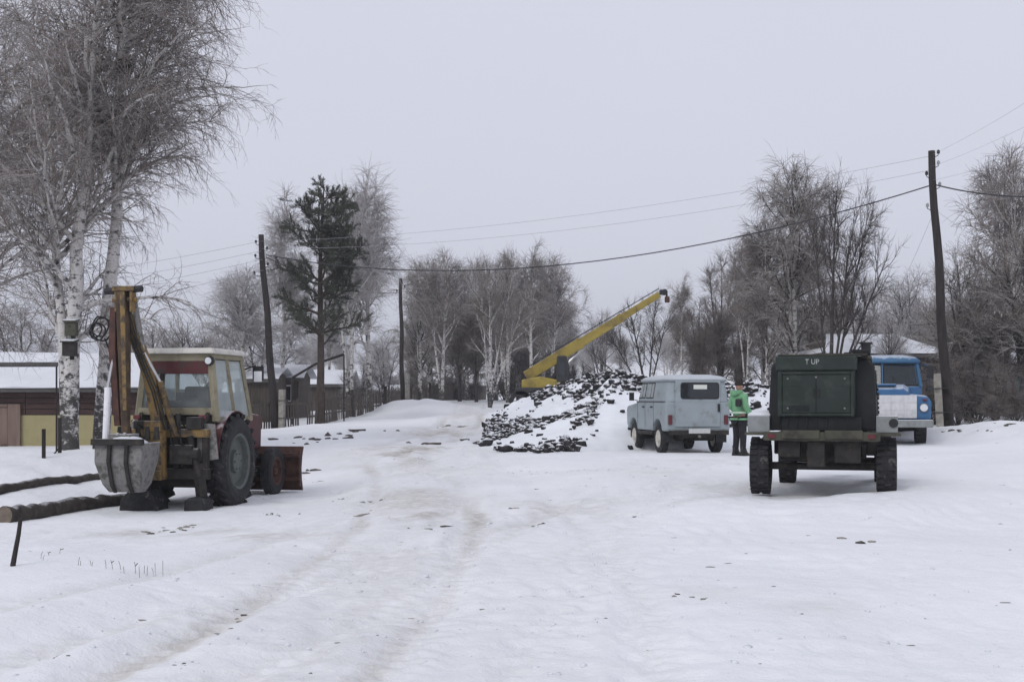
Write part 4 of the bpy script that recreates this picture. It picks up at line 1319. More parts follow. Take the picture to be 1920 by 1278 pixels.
# ------------------------------------------------------------------ backhoe tractor
def tractor():
    psi = math.radians(9)
    # local axes: x forward, y left
    root = thing('backhoe_tractor', 'old muddy yellow and red backhoe tractor with cream cab by the birches', 'tractor')
    X, Y = -5.62, 22.42
    zg = gtop(X + .8, Y - .1) - .03
    root.location = (X, Y, zg)
    root.rotation_euler = (0, 0, PI / 2 - psi)
    for s in (-1, 1):
        wheel(root, 'wheel', (0, s * .72, .78), .78, .40, .48, 'rubber', 'rim_grey', s, lugs=20, lug_h=.045)
    for s in (-1, 1):
        wheel(root, 'wheel', (2.45, s * .62, .47), .47, .22, .27, 'rubber', 'rust_red', s, lugs=0)
    # chassis, gearbox, axles
    m = MB()
    m.b2(-.35, .9, -.28, .28, .5, 1.15)
    m.b2(.9, 2.75, -.2, .2, .62, .9)
    m.cyl((0, -.6, .78), (0, .6, .78), .14, n=12)
    m.bar((2.45, -.55, .5), (2.45, .55, .5), .12)
    m.bar((2.45, 0, .55), (2.45, 0, .8), .2)
    m.build('chassis', 'mud_iron', root, bevel=.02)
    hd = MB()
    hd.prism([(.95, .9), (2.62, .88), (2.66, 1.45), (2.55, 1.56), (.95, 1.66)], -.33, .33)
    hood = hd.build('bonnet', 'tractor_red', root, bevel=.05)
    g = MB()
    for i in range(9):
        g.b2(2.665, 2.69, -.27, .27, .98 + i * .055, 1.0 + i * .055)
    g.build('grille', 'mud_iron', hood)
    MB().cyl((1.5, .2, 1.6), (1.5, .2, 2.3), .035, n=10).cyl((1.5, .2, 1.75), (1.5, .2, 2.1), .06, n=10).build('exhaust_pipe', 'mud_iron', root)
    # rear mudguards: arched plate with a hanging pale flap
    for s in (-1, 1):
        m = MB()
        pts = []
        for k in range(11):
            a = math.radians(62 + k * 11)
            pts.append((.88 * math.cos(a), .78 + .88 * math.sin(a)))
        y0, y1 = s * .46, s * .84
        for (u0, v0), (u1, v1) in zip(pts[:-1], pts[1:]):
            m.add([(u0, y0, v0), (u1, y0, v1), (u1, y1, v1), (u0, y1, v0), (u0 * .975, y0, v0 - .02), (u1 * .975, y0, v1 - .02), (u1 * .975, y1, v1 - .02), (u0 * .975, y1, v0 - .02)],
                  [(0, 1, 2, 3), (7, 6, 5, 4), (0, 4, 5, 1), (3, 2, 6, 7), (0, 3, 7, 4), (1, 5, 6, 2)])
        fd = m.build('mudguard', 'tractor_red', root)
        fl = MB()
        fl.prism([(s * .47, .80), (s * .86, .86), (s * .80, 1.44), (s * .50, 1.46)], -.90, -.875, 'x')
        fl.build('mud_flap', 'grey_iron', fd)
        MB().b2(-.93, -.88, s * .58 - .06, s * .58 + .06, 1.52, 1.60).build('tail_lamp', 'lamp_red', fd, bevel=.01)
        # a box step under the cab
        MB().b2(.25, .75, s * .62 - .16, s * .62 + .16, .48, .54).b2(.3, .34, s * .62 - .12, s * .62 - .08, .54, 1.1).b2(.68, .72, s * .62 - .12, s * .62 - .08, .54, 1.1).build('step', 'mud_iron', root)
    # cab -------------------------------------------------------
    cz0, cz1, czw = 1.48, 2.63, 1.69      # floor, roof underside, window bottom
    wb, wt = .71, .59                     # half widths at bottom and top
    xr, xf = -.62, 1.0
    fr = MB()
    def post(x0, x1, s, w=.075):
        fr.bar((x0, s * wb, cz0), (x1, s * wt, cz1), w, w)
    for s in (-1, 1):
        post(xr, xr + .06, s, .10)
        post(.22, .10, s, .07)
        post(xf, xf - .22, s, .08)
        fr.bar((xr, s * wb, cz0 + .03), (xf, s * wb, cz0 + .03), .09, .09)
        fr.bar((xr, s * (wt + .01), cz1 - .04), (xf - .2, s * (wt + .01), cz1 - .04), .08, .08)
    fr.bar((xr, -wb, czw - .04), (xr, wb, czw - .04), .08, .12)
    fr.bar((xf - .05, -wb, czw - .1), (xf - .05, wb, czw - .1), .07, .1)
    fr.bar((xr + .06, -wt, cz1 - .06), (xr + .06, wt, cz1 - .06), .09, .12)
    fr.bar((xf - .2, -wt, cz1 - .06), (xf - .2, wt, cz1 - .06), .08, .12)
    cab = fr.build('cab', 'cream', root, bevel=.012)
    MB().box(((xr + xf) / 2 - .1, 0, cz1 + .05), (1.62, 1.42, .10), None, (.94, .92)).build('roof', 'rim_white', cab, bevel=.03)
    MB().b2(xr + .02, xr + .07, -.60, .62, cz1 - .34, cz1 - .12).build('visor_panel', 'tractor_red', cab, bevel=.01)
    MB().prism([(-wb, cz0 - .06), (wb, cz0 - .06), (wb, czw - .08), (-wb, czw - .08)], xr + .03, xr + .06, 'x').build('rear_panel', 'mud_iron', cab)
    # glazing
    MB().add([(xr + .02, -wb + .06, czw), (xr + .02, wb - .06, czw), (xr + .065, wt - .02, cz1 - .32), (xr + .065, -wt + .02, cz1 - .32)], [(0, 1, 2, 3)]).build('rear_window', 'glass', cab)
    fr2 = MB()
    fr2.bar((xr + .0, .30, czw), (xr + .05, .27, cz1 - .33), .035, .09)
    fr2.build('window_bar', 'timber_dark', cab)
    MB().add([(xf - .03, -wb + .06, czw - .06), (xf - .03, wb - .06, czw - .06), (xf - .20, wt - .03, cz1 - .1), (xf - .20, -wt + .03, cz1 - .1)], [(0, 1, 2, 3)]).build('windscreen', 'glass', cab)
    for s in (-1, 1):
        for (a0, a1, b0, b1) in ((xr + .06, .17, xr + .11, .06), (.27, xf - .06, .15, xf - .27)):
            zb, zt = czw - .14, cz1 - .10
            f0, f1 = (zb - cz0) / (cz1 - cz0), (zt - cz0) / (cz1 - cz0)
            y0, y1 = s * (wb + (wt - wb) * f0), s * (wb + (wt - wb) * f1)
            MB().add([(a0, y0, zb), (a1, y0, zb), (b1, y1, zt), (b0, y1, zt)], [(0, 1, 2, 3)]).build('side_window', 'glass_side', cab)
            MB().add([(a0, y0 - s * .01, cz0), (a1, y0 - s * .01, cz0), (a1, y0 - s * .012, zb - .01), (a0, y0 - s * .012, zb - .01)], [(0, 1, 2, 3)]).build('door_panel', 'cream', cab)
    st = MB()
    st.b2(-.25, .25, -.48, .02, 1.45, 1.68).b2(-.3, -.2, -.46, .0, 1.68, 2.08).b2(-.5, .1, .2, .62, 1.45, 1.84)
    st.build('seat', 'black', cab, bevel=.04)
    MB().lathe([(.19, -.012), (.21, 0), (.19, .012), (.17, 0)], (.5, -.2, 1.85), 'x', 16).cyl((.5, -.2, 1.85), (.75, -.2, 1.5), .02, n=6).build('steering_wheel', 'black', cab)
    MB().b2(xr + .02, xf - .05, -.7, .7, cz0 - .06, cz0).b2(.72, .93, -.6, .6, cz0, 1.98).build('floor', 'mud_iron', cab)
    MB().cyl((xr - .08, -.60, cz1 - .12), (xr + .0, -.60, cz1 - .12), .07, .085, n=14).build('work_lamp', 'black', cab)
    MB().cyl((xr - .086, -.60, cz1 - .12), (xr - .081, -.60, cz1 - .12), .058, n=14).build('lamp_lens', 'lamp_clear', cab)
    # mirror on an arm
    mr = MB()
    mr.tube([(xf - .16, -wt - .02, cz1 - .25), (xf - .05, -wt - .22, cz1 - .17), (xf + .0, -wt - .30, cz1 - .22)], .018, 6)
    mr.box((xf, -wt - .27, cz1 - .30), (.05, .20, .26))
    mo = mr.build('mirror', 'black', cab, bevel=.02)
    MB().box((xf - .035, -wt - .275, cz1 - .36), (.015, .15, .19)).build('mirror_glass', 'white_paint', mo, bevel=.01)
    # excavator carrier ----------------------------------------
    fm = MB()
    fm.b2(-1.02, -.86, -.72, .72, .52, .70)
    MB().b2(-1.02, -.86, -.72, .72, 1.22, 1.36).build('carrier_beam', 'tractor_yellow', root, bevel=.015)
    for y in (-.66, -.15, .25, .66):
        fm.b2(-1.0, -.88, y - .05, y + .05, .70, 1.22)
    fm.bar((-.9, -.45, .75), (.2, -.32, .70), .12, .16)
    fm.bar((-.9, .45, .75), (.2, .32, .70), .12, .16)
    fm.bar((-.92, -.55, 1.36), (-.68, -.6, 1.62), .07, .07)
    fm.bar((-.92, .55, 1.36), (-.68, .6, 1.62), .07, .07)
    fm.build('carrier_frame', 'mud_iron', root, bevel=.015)  # shadow between the wheels is put into this frame's dark colour
    # lower clutter: pumps, valve block, tank; dark boxes added as underside shade
    cl = MB()
    cl.b2(-.85, -.5, -.42, .42, .75, 1.25).b2(-.82, -.55, -.7, -.46, .9, 1.3).b2(-.82, -.55, .46, .7, .9, 1.35)
    cl.cyl((-1.08, -.25, .95), (-1.08, -.6, .95), .10, n=10)
    cl.cyl((-.7, -.65, 1.35), (-.7, .65, 1.38), .05, n=8)
    cl.b2(-1.15, -1.0, -.5, -.1, .78, 1.1)
    cl.b2(-.85, -.40, -.50, .60, .38, .80)
    cl.b2(-.40, .5, -.42, .42, .34, .62)
    cl.build('tank_and_shade_fill', 'mud_iron', root, bevel=.02)
    # slewing column
    co = MB()
    co.cyl((-1.12, .12, .55), (-1.12, .12, 1.45), .16, n=14)
    co.b2(-1.3, -1.0, -.02, .28, 1.32, 1.5).b2(-1.3, -1.0, -.02, .28, .52, .68)
    co.build('slew_column', 'tractor_yellow', root, bevel=.015)
    # boom: from the column up to the elbow
    e0, e1 = Vector((-1.15, .06, 1.30)), Vector((-1.52, .50, 3.34))
    mid = e0.lerp(e1, .45) + Vector((.05, -.09, .0))
    b = MB()
    b.loft([[(p.x - .09, p.y - w, p.z), (p.x + .09, p.y - w, p.z), (p.x + .09, p.y + w, p.z), (p.x - .09, p.y + w, p.z)] for p, w in ((e0, .08), (mid, .10), (e1, .075))])
    boom = b.build('boom', 'tractor_yellow', root, bevel=.012)
    # side plates and boom ram
    b = MB()
    b.cyl((-1.05, -.18, 1.25), (-1.24, .02, 2.15), .055, n=12)
    b.cyl((-1.0, .18, 1.3), (-1.2, .25, 2.2), .05, n=12)
    b.build('ram_barrel', 'tractor_yellow', root)
    MB().cyl((-1.24, .02, 2.15), (-1.42, .22, 2.62), .03, n=10).cyl((-1.2, .25, 2.2), (-1.42, .34, 2.6), .028, n=10).build('ram_rod', 'chrome', root)
    # stick hanging down from the elbow, yellow cheek plate and dark flank
    s0, s1 = Vector((-1.58, .50, 3.66)), Vector((-1.72, .38, 1.12))
    b = MB()
    def sec(p, wx, wy):
        return [(p.x - wx, p.y - wy, p.z), (p.x + wx, p.y - wy, p.z), (p.x + wx, p.y + wy, p.z), (p.x - wx, p.y + wy, p.z)]
    b.loft([sec(s0, .09, .07), sec(s0.lerp(s1, .16), .11, .085), sec(s0.lerp(s1, .55), .085, .07), sec(s1, .05, .055)])
    b.build('stick', 'arm_brown', root, bevel=.015)
    b = MB()
    b.loft([sec(s0 + Vector((-.10, -.035, -.05)), .012, .04), sec(s0.lerp(s1, .16) + Vector((-.125, -.045, 0)), .012, .038), sec(s0.lerp(s1, .55) + Vector((-.10, -.035, 0)), .012, .032), sec(s0.lerp(s1, .78) + Vector((-.085, -.03, 0)), .012, .027)])
    b.build('stick_plate', 'tractor_yellow', root)
    b = MB()
    b.loft([sec(s0 + Vector((-.02, .15, -.3)), .05, .05), sec(s0.lerp(s1, .4) + Vector((-.02, .17, 0)), .08, .06), sec(s0.lerp(s1, .88) + Vector((0, .13, 0)), .05, .05)])
    b.build('stick_flank', 'rust_red', root, bevel=.01)
    b = MB()
    b.b2(-1.70, -1.46, .28, .64, 3.62, 3.70).b2(-1.67, -1.50, .31, .35, 3.28, 3.62).b2(-1.67, -1.50, .57, .61, 3.28, 3.62)
    b.cyl((-1.58, .26, 3.48), (-1.58, .68, 3.48), .045, n=10)
    b.build('elbow_bracket', 'tractor_yellow', root, bevel=.01)
    MB().cyl((-1.60, .16, 3.66), (-1.60, .80, 3.62), .055, n=8).build('elbow_pin', 'black', root)
    # stick ram beside the elbow
    MB().cyl((-1.52, .36, 3.60), (-1.40, .26, 2.75), .05, n=10).build('stick_ram', 'grey_iron', root)
    MB().cyl((-1.40, .26, 2.75), (-1.30, .12, 2.2), .028, n=8).build('ram_rod', 'chrome', root)
    # white bucket ram standing left of the stick
    MB().cyl((-1.80, .70, 1.05), (-1.77, .67, 2.05), .055, n=12).build('bucket_ram', 'white_paint', root)
    MB().cyl((-1.77, .67, 2.05), (-1.7, .60, 2.6), .026, n=8).build('ram_rod', 'chrome', root)
    # hoses: loops at the elbow and lines down the boom
    h = MB()
    for k in range(4):
        c = Vector((-1.62 - .02 * k, .84 + .03 * k, 3.0 + .05 * math.sin(k * 2)))
        rr = .17 - .022 * k
        h.tube([c + Vector((.03 * math.sin(3 * a), rr * math.cos(a), rr * 1.1 * math.sin(a))) for a in np.linspace(0, 2 * PI, 18)], .014, 5)
    h.tube([(-1.6, .70, 3.1), (-1.6, .65, 3.3), (-1.62, .58, 3.45)], .014, 5)
    h.tube([(-1.62, .80, 2.85), (-1.6, .7, 2.6), (-1.55, .58, 2.75), (-1.5, .5, 3.1)], .014, 5)
    for k in range(3):
        dy = .05 * k
        h.tube([(-1.2, -.1 + dy, 1.35), (-1.38, .0 + dy, 2.0), (-1.5, .25 + dy, 2.7), (-1.6, .4 + dy, 3.3), (-1.64, .48, 3.5)], .013, 5)
    h.tube([(-.95, -.3, 1.2), (-1.15, -.42, 1.0), (-1.1, -.3, .75), (-.95, -.1, .8)], .014, 5)
    h.tube([(-1.0, .3, 1.3), (-1.25, .42, 1.45), (-1.3, .3, 1.15), (-1.15, .15, 1.2)], .014, 5)
    for k in range(5):
        y = -.35 + .17 * k
        h.tube([(-.92, y, 1.34), (-1.12 - .03 * k, y + .06, 1.48 - .05 * (k % 3)), (-1.2, y + .02, 1.15), (-1.02, y - .05, .95)], .016, 5)
    h.build('hoses', 'hose', root)
    MB().b2(-1.06, -.9, -.62, -.36, 1.362, 1.56).build('valve_block', 'mud_iron', root, bevel=.01)
    MB().b2(-1.05, -.92, .34, .58, 1.362, 1.50).build('valve_block', 'mud_iron', root, bevel=.01)
    MB().cyl((-1.0, -.2, 1.36), (-1.0, -.2, 1.62), .05, n=8).build('oil_filter', 'mud_iron', root)
    for y in (.02, .10):
        MB().cyl((-.95, y, 1.36), (-.96, y + .01, 1.73), .02, n=6).build('lever', 'mud_iron', root)
    # bucket: back plate to the camera, open top
    bu = MB()
    c = Vector((-1.85, .30, 0))
    def ring(z, w, d0, d1):
        return [(c.x + d0, c.y - w, z), (c.x + d1, c.y - w, z), (c.x + d1, c.y + w, z), (c.x + d0, c.y + w, z)]
    outer = [ring(1.16, .41, -.30, .36), ring(.85, .395, -.34, .30), ring(.50, .32, -.22, .22), ring(.36, .26, -.1, .12)]
    inner = [ring(.45, .24, -.08, .1), ring(.85, .36, -.30, .26), ring(1.16, .375, -.26, .32)]
    bu.loft(outer + inner, caps=True)
    bk = bu.build('bucket', 'grey_iron', root, bevel=.012)
    ri = MB()
    for y in (-.16, .13):
        ri.prism([(c.x - .31, 1.18), (c.x - .35, .85), (c.x - .23, .5), (c.x - .12, .36), (c.x - .16, .36), (c.x - .28, .48), (c.x - .41, .86), (c.x - .37, 1.20)], c.y + y - .03, c.y + y + .03)
    ri.b2(c.x - .40, c.x - .28, c.y - .43, c.y + .43, 1.13, 1.23)
    ri.build('bucket_rib', 'mud_iron', bk, bevel=.01)
    sp = MB()
    sp.loft([[(c.x + .30 * math.cos(a) * q, c.y + .36 * math.sin(a) * q, z) for a in np.linspace(0, 2 * PI, 12, endpoint=False)] for q, z in ((1.0, 1.10), (.95, 1.17), (.6, 1.24), (.2, 1.27))])
    sp.build('snow_in_bucket', 'snow_roof', bk, smooth=True)
    th = MB()
    for k in range(5):
        y = c.y - .32 + k * .16
        th.box((c.x + .40, y, 1.3), (.06, .09, .22), None, (.5, .7))
    th.build('bucket_teeth', 'mud_iron', bk)
    lk = MB()
    lk.bar((-1.72, .36, 1.1), (-1.95, .30, 1.3), .05, .07).bar((-1.72, .48, 1.1), (-1.95, .42, 1.3), .05, .07)
    lk.bar((-1.78, .68, 1.05), (-1.95, .5, 1.25), .05, .06)
    lk.b2(-1.95, -1.62, .20, .58, 1.18, 1.30)
    lk.build('bucket_link', 'grey_iron', root, bevel=.01)
    # stabiliser legs and shoes
    for s in (-1, 1):
        m = MB()
        oy = -.30 if s > 0 else .06
        m.bar((-.98, s * .60 + oy, .78), (-1.06, s * .70 + oy, .22), .14, .16)
        m.cyl((-1.04, s * .48 + oy, 1.25), (-1.08, s * .66 + oy, .55), .05, n=10)
        sg = m.build('stabiliser', 'mud_iron', root, bevel=.012)
        sh = MB()
        q = .34 if s > 0 else .17
        yy = s * .66 + oy
        sh.prism([(yy - q, .0), (yy + q, .0), (yy + q * .92, .2), (yy + q * .4, .38 if s > 0 else .24), (yy - q * .5, .38 if s > 0 else .24), (yy - q * .95, .18)], -1.34, -.86, 'x')
        sh.build('shoe', 'rubber', sg, bevel=.03)
    # dozer blade and its push frame
    bl = MB()
    prof = [(3.02, .08), (3.10, .06), (3.02, .3), (3.0, .5), (3.05, .74), (3.14, .92), (3.08, .93), (2.98, .76), (2.93, .5), (2.95, .28)]
    bl.prism(prof, -1.02, 1.02)
    bl.b2(2.86, 2.95, -1.0, 1.0, .72, .80).b2(2.86, 2.95, -1.0, 1.0, .25, .33)
    for y in (-1.0, -.5, 0, .5, 1.0):
        bl.b2(2.88, 2.99, y - .02, y + .02, .15, .86)
    bd = bl.build('dozer_blade', 'rust_red', root, bevel=.008)
    m = MB()
    for s in (-1, 1):
        m.bar((2.9, s * .40, .4), (.6, s * .36, .55), .10, .14)
    m.bar((2.85, -.4, .5), (2.1, -.3, .9), .07, .07)
    m.build('push_frame', 'mud_iron', root)
    return root
tractor()

# ------------------------------------------------------------------ pale off-road car
def jeep():
    root = thing('off_road_car', 'pale blue-grey boxy off-road car with hard top seen from behind', 'car')
    Y = 33.6
    X = (1282 - 960) / F * Y - .15
    root.location = (X, Y + .6, 0)
    ang = math.radians(90 + 9.5)          # heading away and a little left
    root.rotation_euler = (0, 0, ang)
    cs, sn = math.cos(ang), math.sin(ang)
    zs = [gtop(X + cs * a - sn * b, Y + .6 + sn * a + cs * b) for a in (-1.19, 1.19) for b in (-.7, .7)]
    root.location.z = sum(zs) / 4 - .03
    for x in (-1.19, 1.19):
        for s in (-1, 1):
            wheel(root, 'wheel', (x, s * .72, .385), .385, .21, .215, 'rubber', 'rim_white', s, dish=.6, n=24)
    def arch(cx, r, z0, n=9):
        return [(cx + r * math.cos(PI * (1 - k / n)), .42 + r * math.sin(PI * (1 - k / n))) for k in range(n + 1) if .42 + r * math.sin(PI * (1 - k / n)) > z0]
    low = [(-1.98, .66), (-1.98, .60)] + arch(-1.19, .47, .56) + arch(1.19, .47, .56) + [(1.72, .60), (1.84, .70), (1.88, 1.12), (1.80, 1.22), (.86, 1.30), (.80, 1.34), (-1.99, 1.34)]
    b = MB()
    b.prism(low, -.845, .845)
    body = b.build('body', 'van', root, bevel=.045)
    # hard-top greenhouse, leaning in towards the roof
    def ring(z, x0, x1, w, r=.16):
        pts = []
        for (cx, cy, a0) in ((x1 - r, w - r, 0), (x0 + r, w - r, 90), (x0 + r, -w + r, 180), (x1 - r, -w + r, 270)):
            for k in range(4):
                a = math.radians(a0 + k * 30)
                pts.append((cx + r * math.cos(a), cy + r * math.sin(a), z))
        return pts
    gh = MB()
    gh.loft([ring(1.335, -1.985, .80, .838), ring(1.6, -1.97, .72, .80), ring(1.88, -1.94, .62, .75)])
    gt = gh.build('greenhouse', 'van', root, smooth=False, bevel=.01)
    rf = MB()
    rf.loft([ring(1.875, -1.985, .70, .785), ring(1.915, -1.99, .71, .79), ring(1.98, -1.9, .62, .70, .2), ring(2.025, -1.6, .4, .5, .25)])
    rf.build('roof', 'van_roof', root, smooth=True)
    MB().loft([ring(1.855, -1.992, .705, .792), ring(1.876, -1.995, .71, .797)]).build('roof_gutter', 'van', root)
    # tailgate with its window, seams standing 4 mm proud
    tg = MB()
    tg.b2(-2.012, -1.985, -.58, .60, .70, 1.86)
    dr = tg.build('tailgate', 'van', root, bevel=.02)
    wi = MB()
    def rrect(y0, y1, z0, z1, r=.07):
        pts = []
        for (cy, cz, a0) in ((y1 - r, z1 - r, 0), (y0 + r, z1 - r, 90), (y0 + r, z0 + r, 180), (y1 - r, z0 + r, 270)):
            for k in range(4):
                a = math.radians(a0 + k * 30)
                pts.append((cy + r * math.cos(a), cz + r * math.sin(a)))
        return pts
    wi.prism(rrect(-.545, .465, 1.40, 1.82), -2.024, -2.008, 'x')
    ws = wi.build('rear_window_seal', 'black', dr)
    MB().prism(rrect(-.515, .435, 1.43, 1.79, .055), -2.029, -2.0242, 'x').build('rear_window', 'glass_dark', dr)
    MB().b2(-2.033, -2.0295, -.22, .13, 1.65, 1.76).build('window_sticker', 'paper', dr)
    MB().b2(-2.05, -2.012, -.565, -.505, 1.08, 1.28).build('handle', 'black', dr, bevel=.01)
    sm = MB()
    sm.b2(-2.016, -2.0125, -.56, .58, .82, .835).b2(-2.016, -2.0125, -.56, .58, 1.33, 1.34)
    for zz in (.95, 1.25, 1.68):
        sm.b2(-2.03, -2.0, .585, .625, zz - .04, zz + .04)
    sm.build('hinges', 'van', dr)
    # side windows and door seams
    for s in (-1, 1):
        def side_pt(x, z, off):
            t = (z - 1.335) / (1.88 - 1.335)
            y = .838 + (.80 - .838) * min(t / .486, 1) if t < .486 else .80 + (.75 - .80) * (t - .486) / .514
            return (x, s * (y + off), z)
        for nm, x0, x1, lean in (('front_door_window', -.02, .60, .12), ('rear_door_window', -.80, -.12, 0)):
            z0, z1 = 1.42, 1.83
            q = MB()
            pts = [side_pt(x0, z0, .006), side_pt(x1, z0, .006), side_pt(x1 - lean, z1, .006), side_pt(x0, z1, .006)]
            pi = [side_pt(x0 + .02, z0 + .02, -.03), side_pt(x1 - .02, z0 + .02, -.03), side_pt(x1 - lean - .02, z1 - .02, -.03), side_pt(x0 + .02, z1 - .02, -.03)]
            q.add(pts + pi, [(0, 1, 2, 3), (0, 4, 5, 1), (1, 5, 6, 2), (2, 6, 7, 3), (3, 7, 4, 0)])
            w_ = q.build(nm, 'black', root)
            xs = [x0 + .03, x0 + .25, x0 + .29, x1 - .03]
            for a0, a1 in ((xs[0], xs[1]), (xs[2], xs[3])):
                l0 = lean if a1 == xs[3] else 0
                MB().add([side_pt(a0, z0 + .03, .011), side_pt(a1, z0 + .03, .011), side_pt(a1 - l0, z1 - .03, .011), side_pt(a0, z1 - .03, .011)], [(0, 1, 2, 3)]).build('pane', 'glass_side', w_)
        sm = MB()
        for x in (-.86, -.06, .70):
            sm.b2(x - .006, x + .006, s * .846 - .003, s * .846 + .003, .62, 1.33)
        sm.b2(-1.9, .8, s * .848 - .004, s * .848 + .004, 1.325, 1.345)
        sm.build('door_seam', 'black', root)
        for x in (-.78, .02):
            MB().b2(x, x + .14, s * .86 - .02, s * .86 + .02, 1.18, 1.215).build('door_handle', 'black', root, bevel=.006)
        # tail lamps on the rear corner, mirror, sill
        MB().b2(-2.03, -1.985, s * .73 - .05, s * .73 + .05, .76, 1.0).build('tail_lamp', 'lamp_red', root, bevel=.012)
        mm = MB()
        mm.tube([(.68, s * .84, 1.36), (.74, s * .98, 1.40)], .012, 5)
        mm.box((.74, s * 1.0, 1.47), (.05, .13, .22))
        mm.build('mirror', 'black', root, bevel=.015)
        MB().b2(-.70, .70, s * .80 - .05, s * .80 + .05, .47, .555).build('sill', 'mud_iron', root, bevel=.01)
        MB().b2(-1.72, -1.70, s * .70 - .14, s * .70 + .14, .30, .60).build('mud_flap', 'black', root)
        MB().b2(1.845, 1.875, s * .62 - .09, s * .62 + .09, .86, 1.04).build('headlamp', 'lamp_clear', root, bevel=.01)
    # under-body, bumper, plate
    m = MB()
    m.b2(-1.9, 1.7, -.45, .45, .42, .58)
    m.cyl((-1.19, -.65, .385), (-1.19, .65, .385), .06, n=10)
    m.cyl((1.19, -.65, .385), (1.19, .65, .385), .06, n=10)
    m.cyl((-1.19, -.1, .385), (-1.19, .1, .385), .15, n=12)
    m.b2(-1.6, -.7, -.55, -.1, .36, .52)
    m.cyl((-1.9, .35, .42), (-.4, .35, .42), .045, n=8)
    m.build('underbody', 'mud_iron', root, bevel=.01)
    MB().b2(-2.10, -2.03, -.78, .78, .50, .62).b2(-2.03, -1.95, -.5, -.4, .52, .60).b2(-2.03, -1.95, .4, .5, .52, .60).build('rear_bumper', 'mud_iron', root, bevel=.015)
    MB().b2(1.86, 1.94, -.8, .8, .50, .62).build('front_bumper', 'mud_iron', root, bevel=.015)
    MB().b2(-2.118, -2.106, -.28, .28, .54, .66).build('number_plate', 'plate', root, bevel=.003)
    MB().cyl((-2.15, 0, .46), (-2.05, 0, .46), .035, n=8).build('tow_hook', 'grey_iron', root)
    # wheel-arch liners keep the arches dark
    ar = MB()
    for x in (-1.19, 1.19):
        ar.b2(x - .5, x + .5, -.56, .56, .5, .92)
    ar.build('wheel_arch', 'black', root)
    return root
jeep()

# ------------------------------------------------------------------ green four-wheeled compressor trailer
def text_mesh(s, size, depth=.004):
    cu = bpy.data.curves.new('lettering', 'FONT')
    cu.body = s
    cu.size = size
    cu.extrude = depth
    cu.align_x = 'CENTER'
    cu.align_y = 'CENTER'
    o = bpy.data.objects.new('lettering_source', cu)
    COL.objects.link(o)
    dg = bpy.context.evaluated_depsgraph_get()
    me = bpy.data.meshes.new_from_object(o.evaluated_get(dg))
    bpy.data.objects.remove(o)
    bpy.data.curves.remove(cu)
    me.name = 'lettering'
    me.materials.clear()
    return me

